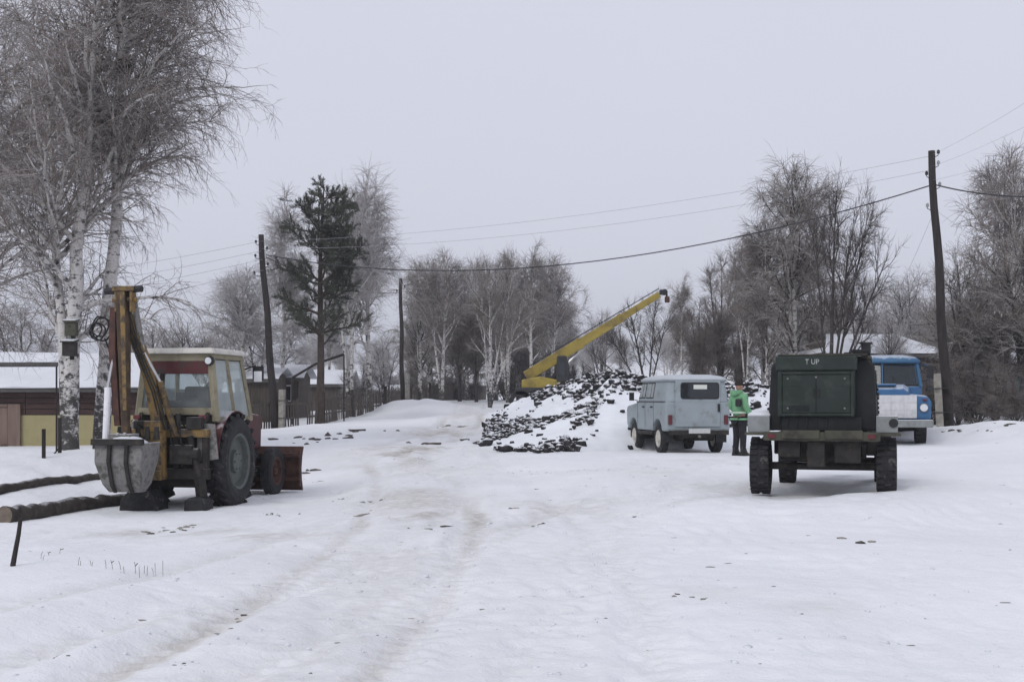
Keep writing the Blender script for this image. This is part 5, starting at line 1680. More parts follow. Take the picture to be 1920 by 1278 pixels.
def trailer():
    root = thing('compressor_trailer', 'dark green compressor trailer on four black wheels in the right foreground', 'trailer')
    phi = math.radians(16)
    # local: x right, y away, z up; origin under the middle of the near axle
    g = W(1543, 915, 19.0)
    root.location = (g.x, 19.0, 0)
    root.rotation_euler = (0, 0, -phi)
    cs, sn = math.cos(-phi), math.sin(-phi)
    zz = [gtop(g.x + cs * a - sn * b, 19.0 + sn * a + cs * b) for a, b in ((-.9, 0), (.9, 0))]
    root.location.z = sum(zz) / 2 - .005
    root.rotation_euler = (0, 0, -phi)
    def tw(px_name, c, R=.41, w=.29):
        e = part_empty('wheel', root, c)
        t = MB()
        h = w / 2
        rr = .24
        t.lathe([(rr, -h * .8), (R * .8, -h), (R * .95, -h * .85), (R, -h * .5), (R, h * .5), (R * .95, h * .85), (R * .8, h), (rr, h * .8)], (0, 0, 0), 'x', 30)
        for i in range(26):
            a = 2 * PI * i / 26
            q = Matrix.Rotation(a, 3, 'X')
            for s in (-1, 1):
                t.box(q @ Vector((s * h * .55, R + .004, 0)), (h * .75, .03, .055), q)
        t.build('tyre', 'rubber', e)
        MB().lathe([(rr + .01, -h * .8), (rr * .8, -h * .3), (.08, -h * .4), (.001, -h * .5), (.001, h * .5), (.08, h * .4), (rr * .8, h * .3), (rr + .01, h * .8)], (0, 0, 0), 'x', 24).build('rim', 'olive', e)
        return e
    tw('l', (-.905, 0, .41))
    tw('r', (.905, 0, .41))
    turn = part_empty('front_axle', root, (.10, 2.15, 0))
    turn.rotation_euler = (0, 0, math.radians(-8))
    # far, steered axle is narrower
    for s in (-1, 1):
        e = tw('f', (.10 + s * .76, 2.15 - s * .1, .41), .40, .27)
    MB().cyl((-.72, 0, .41), (.72, 0, .41), .05, n=10).bar((-.45, 0, .41), (-.45, 0, .75), .08).bar((.45, 0, .41), (.45, 0, .75), .08).build('axle_beam', 'mud_iron', turn)
    # frame
    fr = MB()
    fr.b2(-.82, .82, -.62, -.50, .80, .93)
    for s in (-1, 1):
        fr.b2(s * .58 - .05, s * .58 + .05, -.50, 2.5, .80, .93)
    fr.b2(-.53, .53, 1.0, 1.08, .82, .92).b2(-.53, .53, 2.4, 2.48, .82, .92)
    fr.build('chassis_frame', 'olive', root, bevel=.015)
    bm_ = MB()
    for x in (-.82, -.1, .08, .82):
        pass
    un = MB()
    un.cyl((-.78, 0, .41), (.78, 0, .41), .06, n=10)
    for s in (-1, 1):
        un.tube([(s * .58, -.45, .76), (s * .58, -.2, .60), (s * .58, 0, .55), (s * .58, .2, .60), (s * .58, .45, .76)], .05, 6)
    un.b2(-.55, .55, -.30, .6, .50, .79)
    un.b2(-.62, -.30, -.48, -.2, .56, .79).b2(.18, .55, -.48, -.2, .48, .79)
    un.cyl((-.1, -.5, .62), (-.1, -.2, .62), .12, n=12)
    un.b2(-.2, .05, -.55, -.4, .42, .8)
    un.b2(.62, .80, -.2, 1.6, .58, .79).b2(-.72, -.62, .1, 1.6, .58, .79)
    un.b2(-.3, .5, .6, 2.2, .55, .79)
    un.build('underbody', 'mud_iron', root, bevel=.02)
    # body shell: near face narrower than the flanks
    def rect(y, w0, w1, z0, z1, c=0):
        return [(-w0 + c, y, z0), (w0 + c, y, z0), (w1 + c, y, z1 - .10), (w1 - .10 + c, y, z1), (-w1 + .10 + c, y, z1), (-w1 + c, y, z1 - .10)]
    sh = MB()
    sh.loft([rect(-.28, .78, .74, .94, 1.98, .0), rect(2.35, .78, .74, .94, 1.98, .0)])
    body = sh.build('body_shell', 'green_black', root, bevel=.03)
    # louvred doors along the right flank
    for k in range(3):
        y0 = -.15 + k * .84
        d = MB()
        d.add([(.783, y0, 1.02), (.783, y0 + .76, 1.02), (.748, y0 + .76, 1.82), (.748, y0, 1.82), (.797, y0, 1.02), (.797, y0 + .76, 1.02), (.762, y0 + .76, 1.82), (.762, y0, 1.82)],
              [(4, 5, 6, 7), (0, 1, 5, 4), (3, 7, 6, 2), (0, 4, 7, 3), (1, 2, 6, 5)])
        dd = d.build('side_door', 'green_black', root)
        lv = MB()
        for j in range(6):
            z = 1.2 + j * .07
            x = .797 - (z - 1.02) * .044
            lv.box((x + .008, y0 + .38, z), (.02, .5, .03))
        lv.build('louvre', 'green_black', dd)
        MB().box((.79, y0 + .68, 1.45), (.03, .04, .10)).build('latch', 'grey_iron', dd)
    # near end: radiator cowl, panel and lettered head board
    cw = MB()
    cw.b2(-.60, .60, -.52, -.28, 1.14, 2.04)
    cw.build('end_cowl', 'green_dark', root, bevel=.03)
    cw = MB()
    cw.b2(-.585, -.53, -.56, -.5205, 1.16, 1.80).b2(.53, .585, -.56, -.5205, 1.16, 1.80).b2(-.529, .529, -.56, -.5205, 1.76, 1.80).b2(-.529, .529, -.56, -.5205, 1.16, 1.20)
    cw.build('panel_frame', 'green_dark', root, bevel=.012)
    pn = MB().b2(-.525, .525, -.545, -.5205, 1.205, 1.755).build('end_panel', 'green_dark', root, bevel=.008)
    cr = MB()
    cr.b2(-.01, .01, -.552, -.5455, 1.21, 1.75)
    cr.build('panel_seam', 'green_black', pn)
    for (x, z) in ((-.44, 1.7), (.44, 1.7), (-.44, 1.27), (.44, 1.27), (.0, 1.72)):
        MB().cyl((x, -.56, z), (x, -.545, z), .016, n=6).build('bolt', 'grey_iron', pn)
    for z in (1.32, 1.62):
        MB().b2(-.56, -.30, -.5525, -.5457, z - .018, z + .018).build('hinge_strap', 'green_dark', pn)
        MB().b2(.30, .56, -.5525, -.5457, z - .018, z + .018).build('hinge_strap', 'green_dark', pn)
    MB().b2(.03, .05, -.575, -.5455, 1.42, 1.56).b2(-.05, -.03, -.575, -.5455, 1.42, 1.56).build('handle', 'mud_iron', pn, bevel=.004)
    sl_ = MB()
    for k in range(5):
        sl_.b2(-.42, -.10, -.5525, -.5457, 1.23 + k * .018, 1.238 + k * .018)
    sl_.build('vent_slot', 'green_black', pn)
    hb = MB()
    hb.b2(-.63, .63, -.57, -.26, 1.82, 2.03)
    head = hb.build('head_board', 'green_dark', root, bevel=.02)
    me = text_mesh('T UP', .105)
    me.materials.append(M['faded_letter'])
    lo = link('lettering', me, head)
    lo.location = (-.06, -.573, 1.94)
    lo.rotation_euler = (PI / 2, 0, 0)
    tp = MB()
    tp.b2(-.62, .64, -.56, -.2, 2.032, 2.052)
    tp.b2(-.2, .70, -.2, 2.3, 1.985, 2.03)
    tp.build('top_lid', 'olive', root, bevel=.008)
    MB().b2(.42, .68, -.15, .3, 2.055, 2.13).b2(.30, .40, -.1, .1, 2.055, 2.09).build('filler_box', 'green_black', root, bevel=.015)
    MB().cyl((.60, 1.7, 1.98), (.60, 1.7, 2.28), .075, n=12).cyl((.60, 1.7, 2.28), (.60, 1.7, 2.31), .10, n=12).build('exhaust_cap', 'black', root)
    # narrow end set a little to the left of the body
    for c_ in root.children:
        if c_.name.split('.')[0] in ('end_cowl', 'panel_frame', 'end_panel', 'head_board'):
            c_.scale.x = .91
            c_.location.x = -.075
    # gap under the end panel with a dark radiator guard
    rg_ = MB()
    rg_.b2(-.56, .56, -.46, -.30, .95, 1.138)
    for k in range(8):
        x = -.49 + k * .14
        rg_.b2(x - .012, x + .012, -.485, -.46, .95, 1.138)
    rg_.build('radiator_guard', 'green_black', root)
    MB().b2(-.56, -.02, -.655, -.622, .83, .955).b2(.05, .58, -.655, -.622, .83, .955).build('bumper_board', 'olive', root, bevel=.01)
    # mudguards: flat pale shelves with folded ends
    for s in (-1, 1):
        m = MB()
        x0, x1 = (.76, 1.06) if s > 0 else (-1.06, -.74)
        m.b2(x0, x1, -.48, -.44, .92, 1.16)
        m.b2(x0, x1, -.44, .44, 1.12, 1.16)
        m.b2(x0, x1, .44, .48, .92, 1.16)
        m.b2(x1 - .02 if s > 0 else x0, x1 if s > 0 else x0 + .02, -.44, .44, 1.04, 1.12)
        g_ = m.build('mudguard', 'fender_pale', root, bevel=.012)
        MB().b2(x0 - .04, x1 + .04, -.50, -.42, .875, .918).build('mudguard_bracket', 'olive', g_)
        if s > 0:
            MB().cyl((1.00, -.50, 1.06), (1.00, -.484, 1.06), .065, n=14).build('tail_lamp', 'black', g_)
        else:
            sn_ = MB()
            sn_.loft([[(-1.06, -.46, 1.163), (-.74, -.46, 1.163), (-.74, .46, 1.163), (-1.06, .46, 1.163)], [(-1.05, -.44, 1.19), (-.76, -.40, 1.20), (-.76, .42, 1.20), (-1.04, .42, 1.19)], [(-.99, -.3, 1.23), (-.82, -.3, 1.24), (-.82, .3, 1.23), (-.98, .3, 1.22)]])
            sn_.build('snow_cap', 'snow_roof', g_, smooth=True)
    for s in (-1, 1):
        MB().b2(s * .70 - .05, s * .70 + .05, -.665, -.657, .84, .90).build('reflector', 'lamp_red', root)
    # draw-bar lying forward on the snow
    db = MB()
    db.bar((-.3, 2.5, .5), (.15, 4.0, .25), .07, .09).bar((.5, 2.5, .5), (.25, 4.0, .25), .07, .09)
    db.lathe([(.05, -.02), (.09, -.02), (.09, .02), (.05, .02)], (.2, 4.05, .25), 'z', 12)
    db.build('draw_bar', 'mud_iron', root)
    return root
trailer()

# ------------------------------------------------------------------ blue lorry facing the camera
def truck():
    root = thing('blue_lorry', 'blue lorry with a white quilted cover on its grille parked behind the green trailer', 'lorry')
    # local: x = camera right, y = away, front at y = 0
    Yf = 33.4
    X = 9.72
    root.location = (X, Yf, gtop(X, Yf + 1.0) - .09)
    rz = -math.radians(14)
    root.rotation_euler = (0, 0, rz)
    def tw(c, R=.50, w=.28):
        e = part_empty('wheel', root, c)
        h = w / 2
        t = MB()
        t.lathe([(.28, -h * .8), (R * .8, -h), (R * .95, -h * .85), (R, -h * .5), (R, h * .5), (R * .95, h * .85), (R * .8, h), (.28, h * .8)], (0, 0, 0), 'x', 30)
        for i in range(28):
            a = 2 * PI * i / 28
            q = Matrix.Rotation(a, 3, 'X')
            for s in (-1, 1):
                t.box(q @ Vector((s * h * .55, R + .004, 0)), (h * .7, .03, .06), q)
        t.build('tyre', 'rubber', e)
        MB().lathe([(.29, -h * .8), (.24, -h * .3), (.1, -h * .5), (.001, -h * .6), (.001, h * .6), (.1, h * .5), (.24, h * .3), (.29, h * .8)], (0, 0, 0), 'x', 24).build('rim', 'mud_iron', e)
    for s in (-1, 1):
        tw((s * .95, .95, .50))
        tw((s * .80, 4.75, .50), .50, .5)
    # front sheet metal
    m = MB()
    def fsec(y, dz=0):
        return [(-1.16, y, .72), (1.16, y, .72), (1.17, y, 1.18 + dz), (1.08, y, 1.32 + dz), (.70, y, 1.36 + dz), (-.70, y, 1.36 + dz), (-1.08, y, 1.32 + dz), (-1.17, y, 1.18 + dz)]
    m.loft([fsec(.02), fsec(.55, .03), fsec(1.55, .04)])
    m.build('front_wings', 'truck_blue', root, bevel=.05)
    hd = MB()
    def hsec(y, w, z):
        return [(-w, y, 1.2), (w, y, 1.2), (w, y, z - .10), (w - .16, y, z), (-w + .16, y, z), (-w, y, z - .10)]
    hd.loft([hsec(.0, .62, 1.52), hsec(.25, .64, 1.60), hsec(1.6, .72, 1.66)])
    hood = hd.build('bonnet', 'truck_blue', root, bevel=.04)
    MB().b2(-.30, .30, .05, 1.5, 1.60, 1.655).build('bonnet_rib', 'truck_blue', hood, bevel=.02)
    # quilted winter cover over the grille, in stitched squares
    qc = MB()
    for i in range(5):
        for j in range(3):
            x0, z0 = -.80 + i * .322, .76 + j * .20
            w_, h_ = .318, .197
            c = .006
            qc.add([(x0, -.01, z0), (x0 + w_, -.01, z0), (x0 + w_, -.01, z0 + h_), (x0, -.01, z0 + h_), (x0 + c, -.0108, z0 + c), (x0 + w_ - c, -.0108, z0 + c), (x0 + w_ - c, -.0108, z0 + h_ - c), (x0 + c, -.0108, z0 + h_ - c)],
                   [(4, 5, 6, 7), (0, 1, 5, 4), (1, 2, 6, 5), (2, 3, 7, 6), (3, 0, 4, 7)])
    qc.build('grille_cover', 'canvas_white', root)
    for s in (-1, 1):
        hl = MB()
        hl.cyl((s * .98, -.03, 1.03), (s * .98, .03, 1.03), .115, n=18)
        h_ = hl.build('headlamp', 'grey_iron', root)
        MB().cyl((s * .98, -.045, 1.03), (s * .98, -.031, 1.03), .095, n=18).build('lens', 'lamp_clear', h_)
        MB().b2(s * 1.0 - .05, s * 1.0 + .05, -.03, .02, 1.2, 1.26).build('indicator', 'lamp_red', root, bevel=.01)
    MB().b2(-1.20, 1.20, -.28, -.16, .52, .72).build('bumper', 'fender_pale', root, bevel=.03)
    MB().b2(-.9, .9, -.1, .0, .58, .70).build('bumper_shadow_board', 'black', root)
    # cab
    cb = MB()
    def csec(z, y0, y1, w):
        return [(-w, y0, z), (-w * .6, y0 - .06, z), (w * .6, y0 - .06, z), (w, y0, z), (w, y1, z), (-w, y1, z)]
    cb.loft([csec(.80, 1.45, 2.75, 1.0), csec(1.60, 1.50, 2.80, 1.03)])
    cab = cb.build('cab', 'truck_blue', root, bevel=.04)
    pl = MB()
    for s in (-1, 1):
        pl.bar((s * 1.0, 1.50, 1.58), (s * .90, 1.68, 2.24), .08, .09)
        pl.bar((s * 1.0, 2.70, 1.58), (s * .90, 2.64, 2.24), .09, .10)
    pl.bar((0, 1.42, 1.58), (0, 1.62, 2.24), .04, .05)
    pl.b2(-.95, .95, 2.68, 2.74, 1.6, 2.22)
    pl.build('cab_pillar', 'cab_blue', cab, bevel=.01)
    def rsec(z, y0, y1, w):
        return [(-w, y0 + .08, z), (-w * .6, y0, z), (w * .6, y0, z), (w, y0 + .08, z), (w, y1, z), (-w, y1, z)]
    rf = MB()
    rf.loft([rsec(2.23, 1.52, 2.78, .98), rsec(2.30, 1.50, 2.80, 1.0), rsec(2.40, 1.62, 2.7, .86), rsec(2.46, 1.85, 2.5, .55)])
    rf.build('roof', 'cab_blue', cab, smooth=True)
    for s in (-1, 1):
        MB().add([(s * .04, 1.43, 1.64), (s * .95, 1.49, 1.64), (s * .86, 1.67, 2.20), (s * .04, 1.61, 2.20)], [(0, 1, 2, 3)]).build('windscreen', 'truck_glass', cab)
        MB().add([(s * 1.005, 1.6, 1.64), (s * 1.005, 2.6, 1.64), (s * .915, 2.58, 2.2), (s * .915, 1.75, 2.2)], [(0, 1, 2, 3)]).build('side_window', 'truck_glass', cab)
        mm = MB()
        mm.tube([(s * 1.0, 1.55, 1.72), (s * 1.22, 1.40, 1.78), (s * 1.22, 1.40, 2.12), (s * .95, 1.6, 2.2)], .014, 5)
        mm.box((s * 1.24, 1.39, 1.98), (.17, .05, .34))
        mm.build('mirror', 'black', cab, bevel=.015)
        MB().tube([(s * .35, 1.40, 1.67), (s * .25, 1.50, 1.95)], .01, 4).build('wiper', 'black', cab)
    it = MB()
    it.b2(-.8, .8, 2.0, 2.5, 1.3, 1.7).b2(-.8, -.15, 2.45, 2.6, 1.7, 2.15).b2(.0, .8, 2.45, 2.6, 1.7, 2.15).b2(-.95, .95, 1.55, 1.75, 1.3, 1.68)
    it.build('seats', 'black', cab, bevel=.03)
    MB().lathe([(.20, -.012), (.22, 0), (.2, .012), (.18, 0)], (.42, 1.85, 1.75), 'y', 16).build('steering_wheel', 'black', cab)
    # load bed and chassis
    ch = MB()
    for s in (-1, 1):
        ch.b2(s * .42 - .05, s * .42 + .05, .1, 6.2, .62, .82)
    ch.cyl((-.9, .95, .5), (.9, .95, .5), .06, n=10)
    ch.cyl((-.8, 4.75, .5), (.8, 4.75, .5), .09, n=10)
    ch.b2(-.6, .6, .2, 1.4, .5, .72)
    ch.build('chassis', 'mud_iron', root)
    bd = MB()
    bd.b2(-1.2, 1.2, 3.0, 6.3, 1.05, 1.15).b2(-1.2, 1.2, 2.95, 3.0, 1.15, 1.95).b2(-1.2, -1.16, 3.0, 6.3, 1.15, 1.7).b2(1.16, 1.2, 3.0, 6.3, 1.15, 1.7).b2(-1.2, 1.2, 6.25, 6.3, 1.15, 1.7)
    bd.build('load_bed', 'timber_grey', root, bevel=.01)
    return root
truck()

# ------------------------------------------------------------------ truck crane behind the heap
def crane():
    Y = 58.0
    root = thing('truck_crane', 'yellow truck crane with raised boom behind the heap of frozen soil', 'crane')
    g = ground_at(1020, Y)
    root.location = g
    k = Y / F
    X = lambda px: (px - 1020) * k
    Z = lambda py: EYE - (py - 748) * k - g.z
    # carrier lorry
    ca = MB()
    ca.b2(X(965), X(1090), -1.2, 1.2, .8, 1.15)
    ca.b2(X(1072), X(1095), -1.2, 1.2, 1.15, 1.6)
    ca.build('carrier', 'crane_dark', root, bevel=.04)
    for px in (975, 1000, 1080):
        for s in (-1, 1):
            MB().lathe([(.3, -.15), (.5, -.15), (.5, .15), (.3, .15)], (X(px), s * 1.05, .5), 'y', 20).build('wheel', 'rubber', root)
    # turntable house and operator cab
    up = MB()
    up.prism([(X(978), Z(733)), (X(1064), Z(733)), (X(1064), Z(716)), (X(1012), Z(706)), (X(978), Z(712))], -1.0, 1.0)
    up.build('turntable_house', 'crane_yellow', root, bevel=.05)
    MB().b2(X(972), X(1066), -1.1, 1.1, Z(742), Z(733.2)).build('turntable_deck', 'crane_dark', root, bevel=.03)
    cb = MB()
    cb.prism([(X(1042), Z(716)), (X(1066), Z(716)), (X(1066), Z(688)), (X(1060), Z(668)), (X(1044), Z(668))], -1.05, -.2)
    c_ = cb.build('operator_cab', 'crane_dark', root, bevel=.04)
    MB().prism([(X(1045), Z(706)), (X(1058), Z(706)), (X(1058), Z(676)), (X(1047), Z(676))], -1.075, -1.055).build('cab_window', 'glass_dark', c_)
    # telescopic boom, three lengths
    p0, p1 = Vector((X(986), 0, Z(706))), Vector((X(1241), .0, Z(549)))
    d = (p1 - p0)
    nrm = Vector((-d.z, 0, d.x)).normalized()
    bo = MB()
    for t0, t1, h, w in ((0, .42, .33, .30), ):
        pass
    def seg(t0, t1, h0, h1, w):
        a, b = p0 + d * t0, p0 + d * t1
        m = MB()
        m.loft([[a + nrm * h0 + Vector((0, w, 0)), a + nrm * h0 - Vector((0, w, 0)), a - nrm * h0 - Vector((0, w, 0)), a - nrm * h0 + Vector((0, w, 0))],
                [b + nrm * h1 + Vector((0, w, 0)), b + nrm * h1 - Vector((0, w, 0)), b - nrm * h1 - Vector((0, w, 0)), b - nrm * h1 + Vector((0, w, 0))]])
        return m
    boom = seg(0, .40, .25, .24, .24).build('boom', 'crane_yellow', root, bevel=.03)
    s2 = seg(.39, .70, .20, .19, .19).build('boom_section', 'crane_yellow', boom, bevel=.03)
    s3 = seg(.69, .98, .155, .14, .15).build('boom_section', 'crane_yellow', boom, bevel=.03)
    for t in (.40, .70):
        seg(t - .012, t + .006, .265 if t < .5 else .215, .265 if t < .5 else .215, .26 if t < .5 else .21).build('boom_collar', 'crane_yellow', boom, bevel=.01)
    hd = MB()
    tip = p1
    hd.b2(tip.x - .10, tip.x + .14, -.13, .13, tip.z - .08, tip.z + .14)
    hd.cyl((tip.x + .12, -.1, tip.z + .03), (tip.x + .12, .1, tip.z + .03), .14, n=14)
    hd.cyl((tip.x + .22, 0, tip.z - .02), (tip.x + .22, 0, tip.z - .3), .05, n=8)
    hd.build('boom_head', 'crane_dark', root, bevel=.02)
    hk = MB()
    hk.box((tip.x + .24, 0, tip.z - .30), (.22, .16, .28))
    hk.build('hook_block', 'rust_red', root, bevel=.04)
    rm = MB()
    q0, q1 = Vector((X(1030), 0, Z(716))), p0 + d * .36 - nrm * .3
    rm.cyl(q0, q0.lerp(q1, .6), .13, n=12)
    rm.build('lift_ram', 'crane_dark', root)
    MB().cyl(q0.lerp(q1, .6), q1, .08, n=10).build('ram_rod', 'chrome', root)
    MB().tube([p0 + nrm * .34, p0 + d * .5 + nrm * .30, p1 + nrm * .24], .02, 4).build('hoist_rope', 'wire', root)
    return root
crane()

# ------------------------------------------------------------------ person in green
def skin_mesh(name, nodes, edges, parent, material, root_i=0, sub=2):
    me = bpy.data.meshes.new(name)
    me.from_pydata([n[0] for n in nodes], edges, [])
    o = bpy.data.objects.new(name, me)
    COL.objects.link(o)
    sk = o.modifiers.new('skin', 'SKIN')
    sk.use_smooth_shade = True
    for i, n in enumerate(nodes):
        rr = n[1] if hasattr(n[1], '__len__') else (n[1], n[1])
        me.skin_vertices[0].data[i].radius = rr
        me.skin_vertices[0].data[i].use_root = (i == root_i)
    ss = o.modifiers.new('subdivision', 'SUBSURF')
    ss.levels = ss.render_levels = sub
    me.materials.append(M[material])
    o.parent = parent
    return o

def person():
    g = gp(1386, 853)
    root = thing('person', 'person in bright green jacket and black trousers standing between car and green trailer', 'person', (g.x, g.y, gtop(g.x, g.y)), math.radians(-58))
    # local: facing +y (away), x right
    # continuous body
    B = [((0, 0, .96), (.15, .11)), ((0, 0, 1.16), (.15, .105)), ((0, .0, 1.36), (.17, .11)), ((0, -.01, 1.47), (.08, .07)), ((0, 0, 1.54), .055),          # 0-4 pelvis..neck
         ((.10, 0, .90), .09), ((.12, .02, .50), .062), ((.13, -.01, .10), .045), ((.14, .10, .045), .042), ((.145, .19, .04), .035),              # 5-9 right leg
         ((-.10, 0, .90), .09), ((-.12, .03, .50), .062), ((-.13, .0, .10), .045), ((-.14, .11, .045), .042), ((-.145, .2, .04), .035),            # 10-14 left
         ((.20, 0, 1.43), .062), ((.29, -.05, 1.15), .047), ((.27, .12, .95), .036), ((.26, .16, .92), .03),                                            # 15-18 right arm
         ((-.20, 0, 1.43), .062), ((-.28, -.02, 1.15), .047), ((-.25, .18, 1.02), .036), ((-.23, .24, 1.01), .03)]                                        # 19-22 left
    E = [(0, 1), (1, 2), (2, 3), (3, 4), (0, 5), (5, 6), (6, 7), (7, 8), (8, 9), (0, 10), (10, 11), (11, 12), (12, 13), (13, 14), (2, 15), (15, 16), (16, 17), (17, 18), (2, 19), (19, 20), (20, 21), (21, 22)]
    body = skin_mesh('body', B, E, root, 'skin', 0)
    # head, shaped on rings, face towards +y
    hd = MB()
    rings = []
    for z, wx, yf, yb in ((1.50, .045, .05, -.05), (1.545, .055, .085, -.055), (1.575, .066, .098, -.075), (1.61, .074, .098, -.092), (1.65, .078, .094, -.10), (1.69, .076, .09, -.10), (1.73, .066, .074, -.088), (1.76, .045, .045, -.06), (1.772, .012, .012, -.02)):
        rings.append([(wx * math.cos(a), (yf if math.sin(a) > 0 else -yb) * math.sin(a), z) for a in np.linspace(0, 2 * PI, 16, endpoint=False)])
    hd.loft(rings)
    hd.add([(-.012, .095, 1.655), (.012, .095, 1.655), (.018, .098, 1.612), (-.018, .098, 1.612), (0, .122, 1.618)], [(0, 1, 4), (1, 2, 4), (2, 3, 4), (3, 0, 4)])
    for s in (-1, 1):
        hd.lathe([(.001, -.008), (.022, -.006), (.03, .004), (.02, .01), (.001, .008)], (s * .08, -.005, 1.635), 'x', 10, closed=False)
    hh = hd.build('head', 'skin', body, smooth=True)
    for s in (-1, 1):
        MB().lathe([(.001, -.006), (.012, 0), (.001, .006)], (s * .03, .09, 1.655), 'y', 8, closed=False).build('eye', 'black', body)
    MB().b2(-.024, .024, .094, .1, 1.57, 1.576).build('mouth', 'cap_wool', body)
    cp = MB()
    rings = []
    for z, wx, yf, yb in ((1.665, .088, .098, -.112), (1.70, .090, .10, -.115), (1.75, .082, .088, -.105), (1.79, .055, .055, -.07), (1.805, .015, .015, -.02)):
        rings.append([(wx * math.cos(a), (yf if math.sin(a) > 0 else -yb) * math.sin(a), z) for a in np.linspace(0, 2 * PI, 16, endpoint=False)])
    cp.loft(rings)
    cp.loft([[(q[0] * 1.03, q[1] * 1.03, 1.655) for q in rings[0]], [(q[0] * 1.05, q[1] * 1.05, 1.70) for q in rings[0]], [(q[0] * 1.0, q[1] * 1.0, 1.705) for q in rings[0]]])
    cp.build('cap', 'cap_wool', root, smooth=True)
    # hands with fingers
    for s, w, fwd in ((1, Vector((.26, .16, .92)), Vector((-.1, .55, -.85))), (-1, Vector((-.23, .24, 1.01)), Vector((.3, .9, -.2)))):
        fwd.normalize()
        side = Vector((0, 0, 1)).cross(fwd).normalized() if abs(fwd.z) < .7 else Vector((1, 0, 0))
        nd, ed = [(w, .03), (w + fwd * .06, (.042, .022))], [(0, 1)]
        for k in range(4):
            b = w + fwd * .085 + side * (.027 - .018 * k)
            L = (.07, .078, .072, .058)[k]
            n0 = len(nd)
            nd += [(b, .0095), (b + fwd * L * .5 + Vector((0, 0, -.008)), .009), (b + fwd * L * .9 + Vector((0, -.0, -.03)), .0075)]
            ed += [(1, n0), (n0, n0 + 1), (n0 + 1, n0 + 2)]
        n0 = len(nd)
        nd += [(w + fwd * .03 + side * .04, .012), (w + fwd * .07 + side * .065, .010)]
        ed += [(0, n0), (n0, n0 + 1)]
        skin_mesh('glove', nd, ed, root, 'boot', 0, 1)
    # jacket: padded, with collar and hood folded on the back
    J = [((0, 0, .90), (.19, .15)), ((0, -.01, 1.08), (.185, .145)), ((0, -.01, 1.28), (.19, .15)), ((0, -.01, 1.42), (.155, .12)), ((0, 0, 1.51), (.085, .08)),
         ((.195, -.01, 1.40), .09), ((.275, -.05, 1.16), .078), ((.285, .08, 1.0), .07), ((.27, .13, .94), .058),
         ((-.195, -.01, 1.40), .09), ((-.27, -.02, 1.16), .078), ((-.27, .12, 1.06), .07), ((-.245, .20, 1.015), .058)]
    JE = [(0, 1), (1, 2), (2, 3), (3, 4), (3, 5), (5, 6), (6, 7), (7, 8), (3, 9), (9, 10), (10, 11), (11, 12)]
    jk = skin_mesh('jacket', J, JE, root, 'jacket', 0)
    hem = MB()
    hem.lathe([(.235, -.02), (.25, .0), (.24, .03), (.225, .0)], (0, -.01, .86), 'z', 20)
    hm = hem.build('hem', 'jacket', jk, smooth=True)
    hm.scale = (1, .82, 1)
    hood = MB()
    hood.tube([(-.13, -.02, 1.50), (-.10, -.13, 1.49), (0, -.165, 1.46), (.10, -.13, 1.49), (.13, -.02, 1.50)], [.045, .06, .068, .06, .045], 8)
    hood.build('hood', 'jacket', jk, smooth=True)
    bp = MB()
    bp.b2(.08, .24, -.21, -.13, 1.16, 1.34)
    bp.build('dark_shoulder_patch', 'black', jk, bevel=.03)
    st = MB()
    st.lathe([(.238, -.022), (.241, 0), (.238, .022)], (0, -.01, 1.02), 'z', 24, closed=False)
    so = st.build('reflective_band', 'reflect', jk, smooth=True)
    so.scale = (1, .81, 1)
    T = [((0, 0, .92), (.175, .135)), ((.10, 0, .84), .115), ((.12, .02, .50), .085), ((.13, -.005, .12), .072),
         ((-.10, 0, .84), .115), ((-.12, .03, .50), .085), ((-.13, .005, .12), .072)]
    skin_mesh('trousers', T, [(0, 1), (1, 2), (2, 3), (0, 4), (4, 5), (5, 6)], root, 'trousers', 0)
    for s in (-1, 1):
        b = MB()
        b.loft([[(s * .135 + .06 * math.cos(a) * (1.0 if k < 2 else .9), .05 + (.155 if k < 2 else (.10 if k == 2 else .07)) * math.sin(a) - (.0 if k < 2 else .03 * (k - 1)), z) for a in np.linspace(0, 2 * PI, 14, endpoint=False)] for k, z in enumerate((0.0, .035, .10, .24))])
        b.build('boot', 'boot', root, smooth=True)
    return root
person()

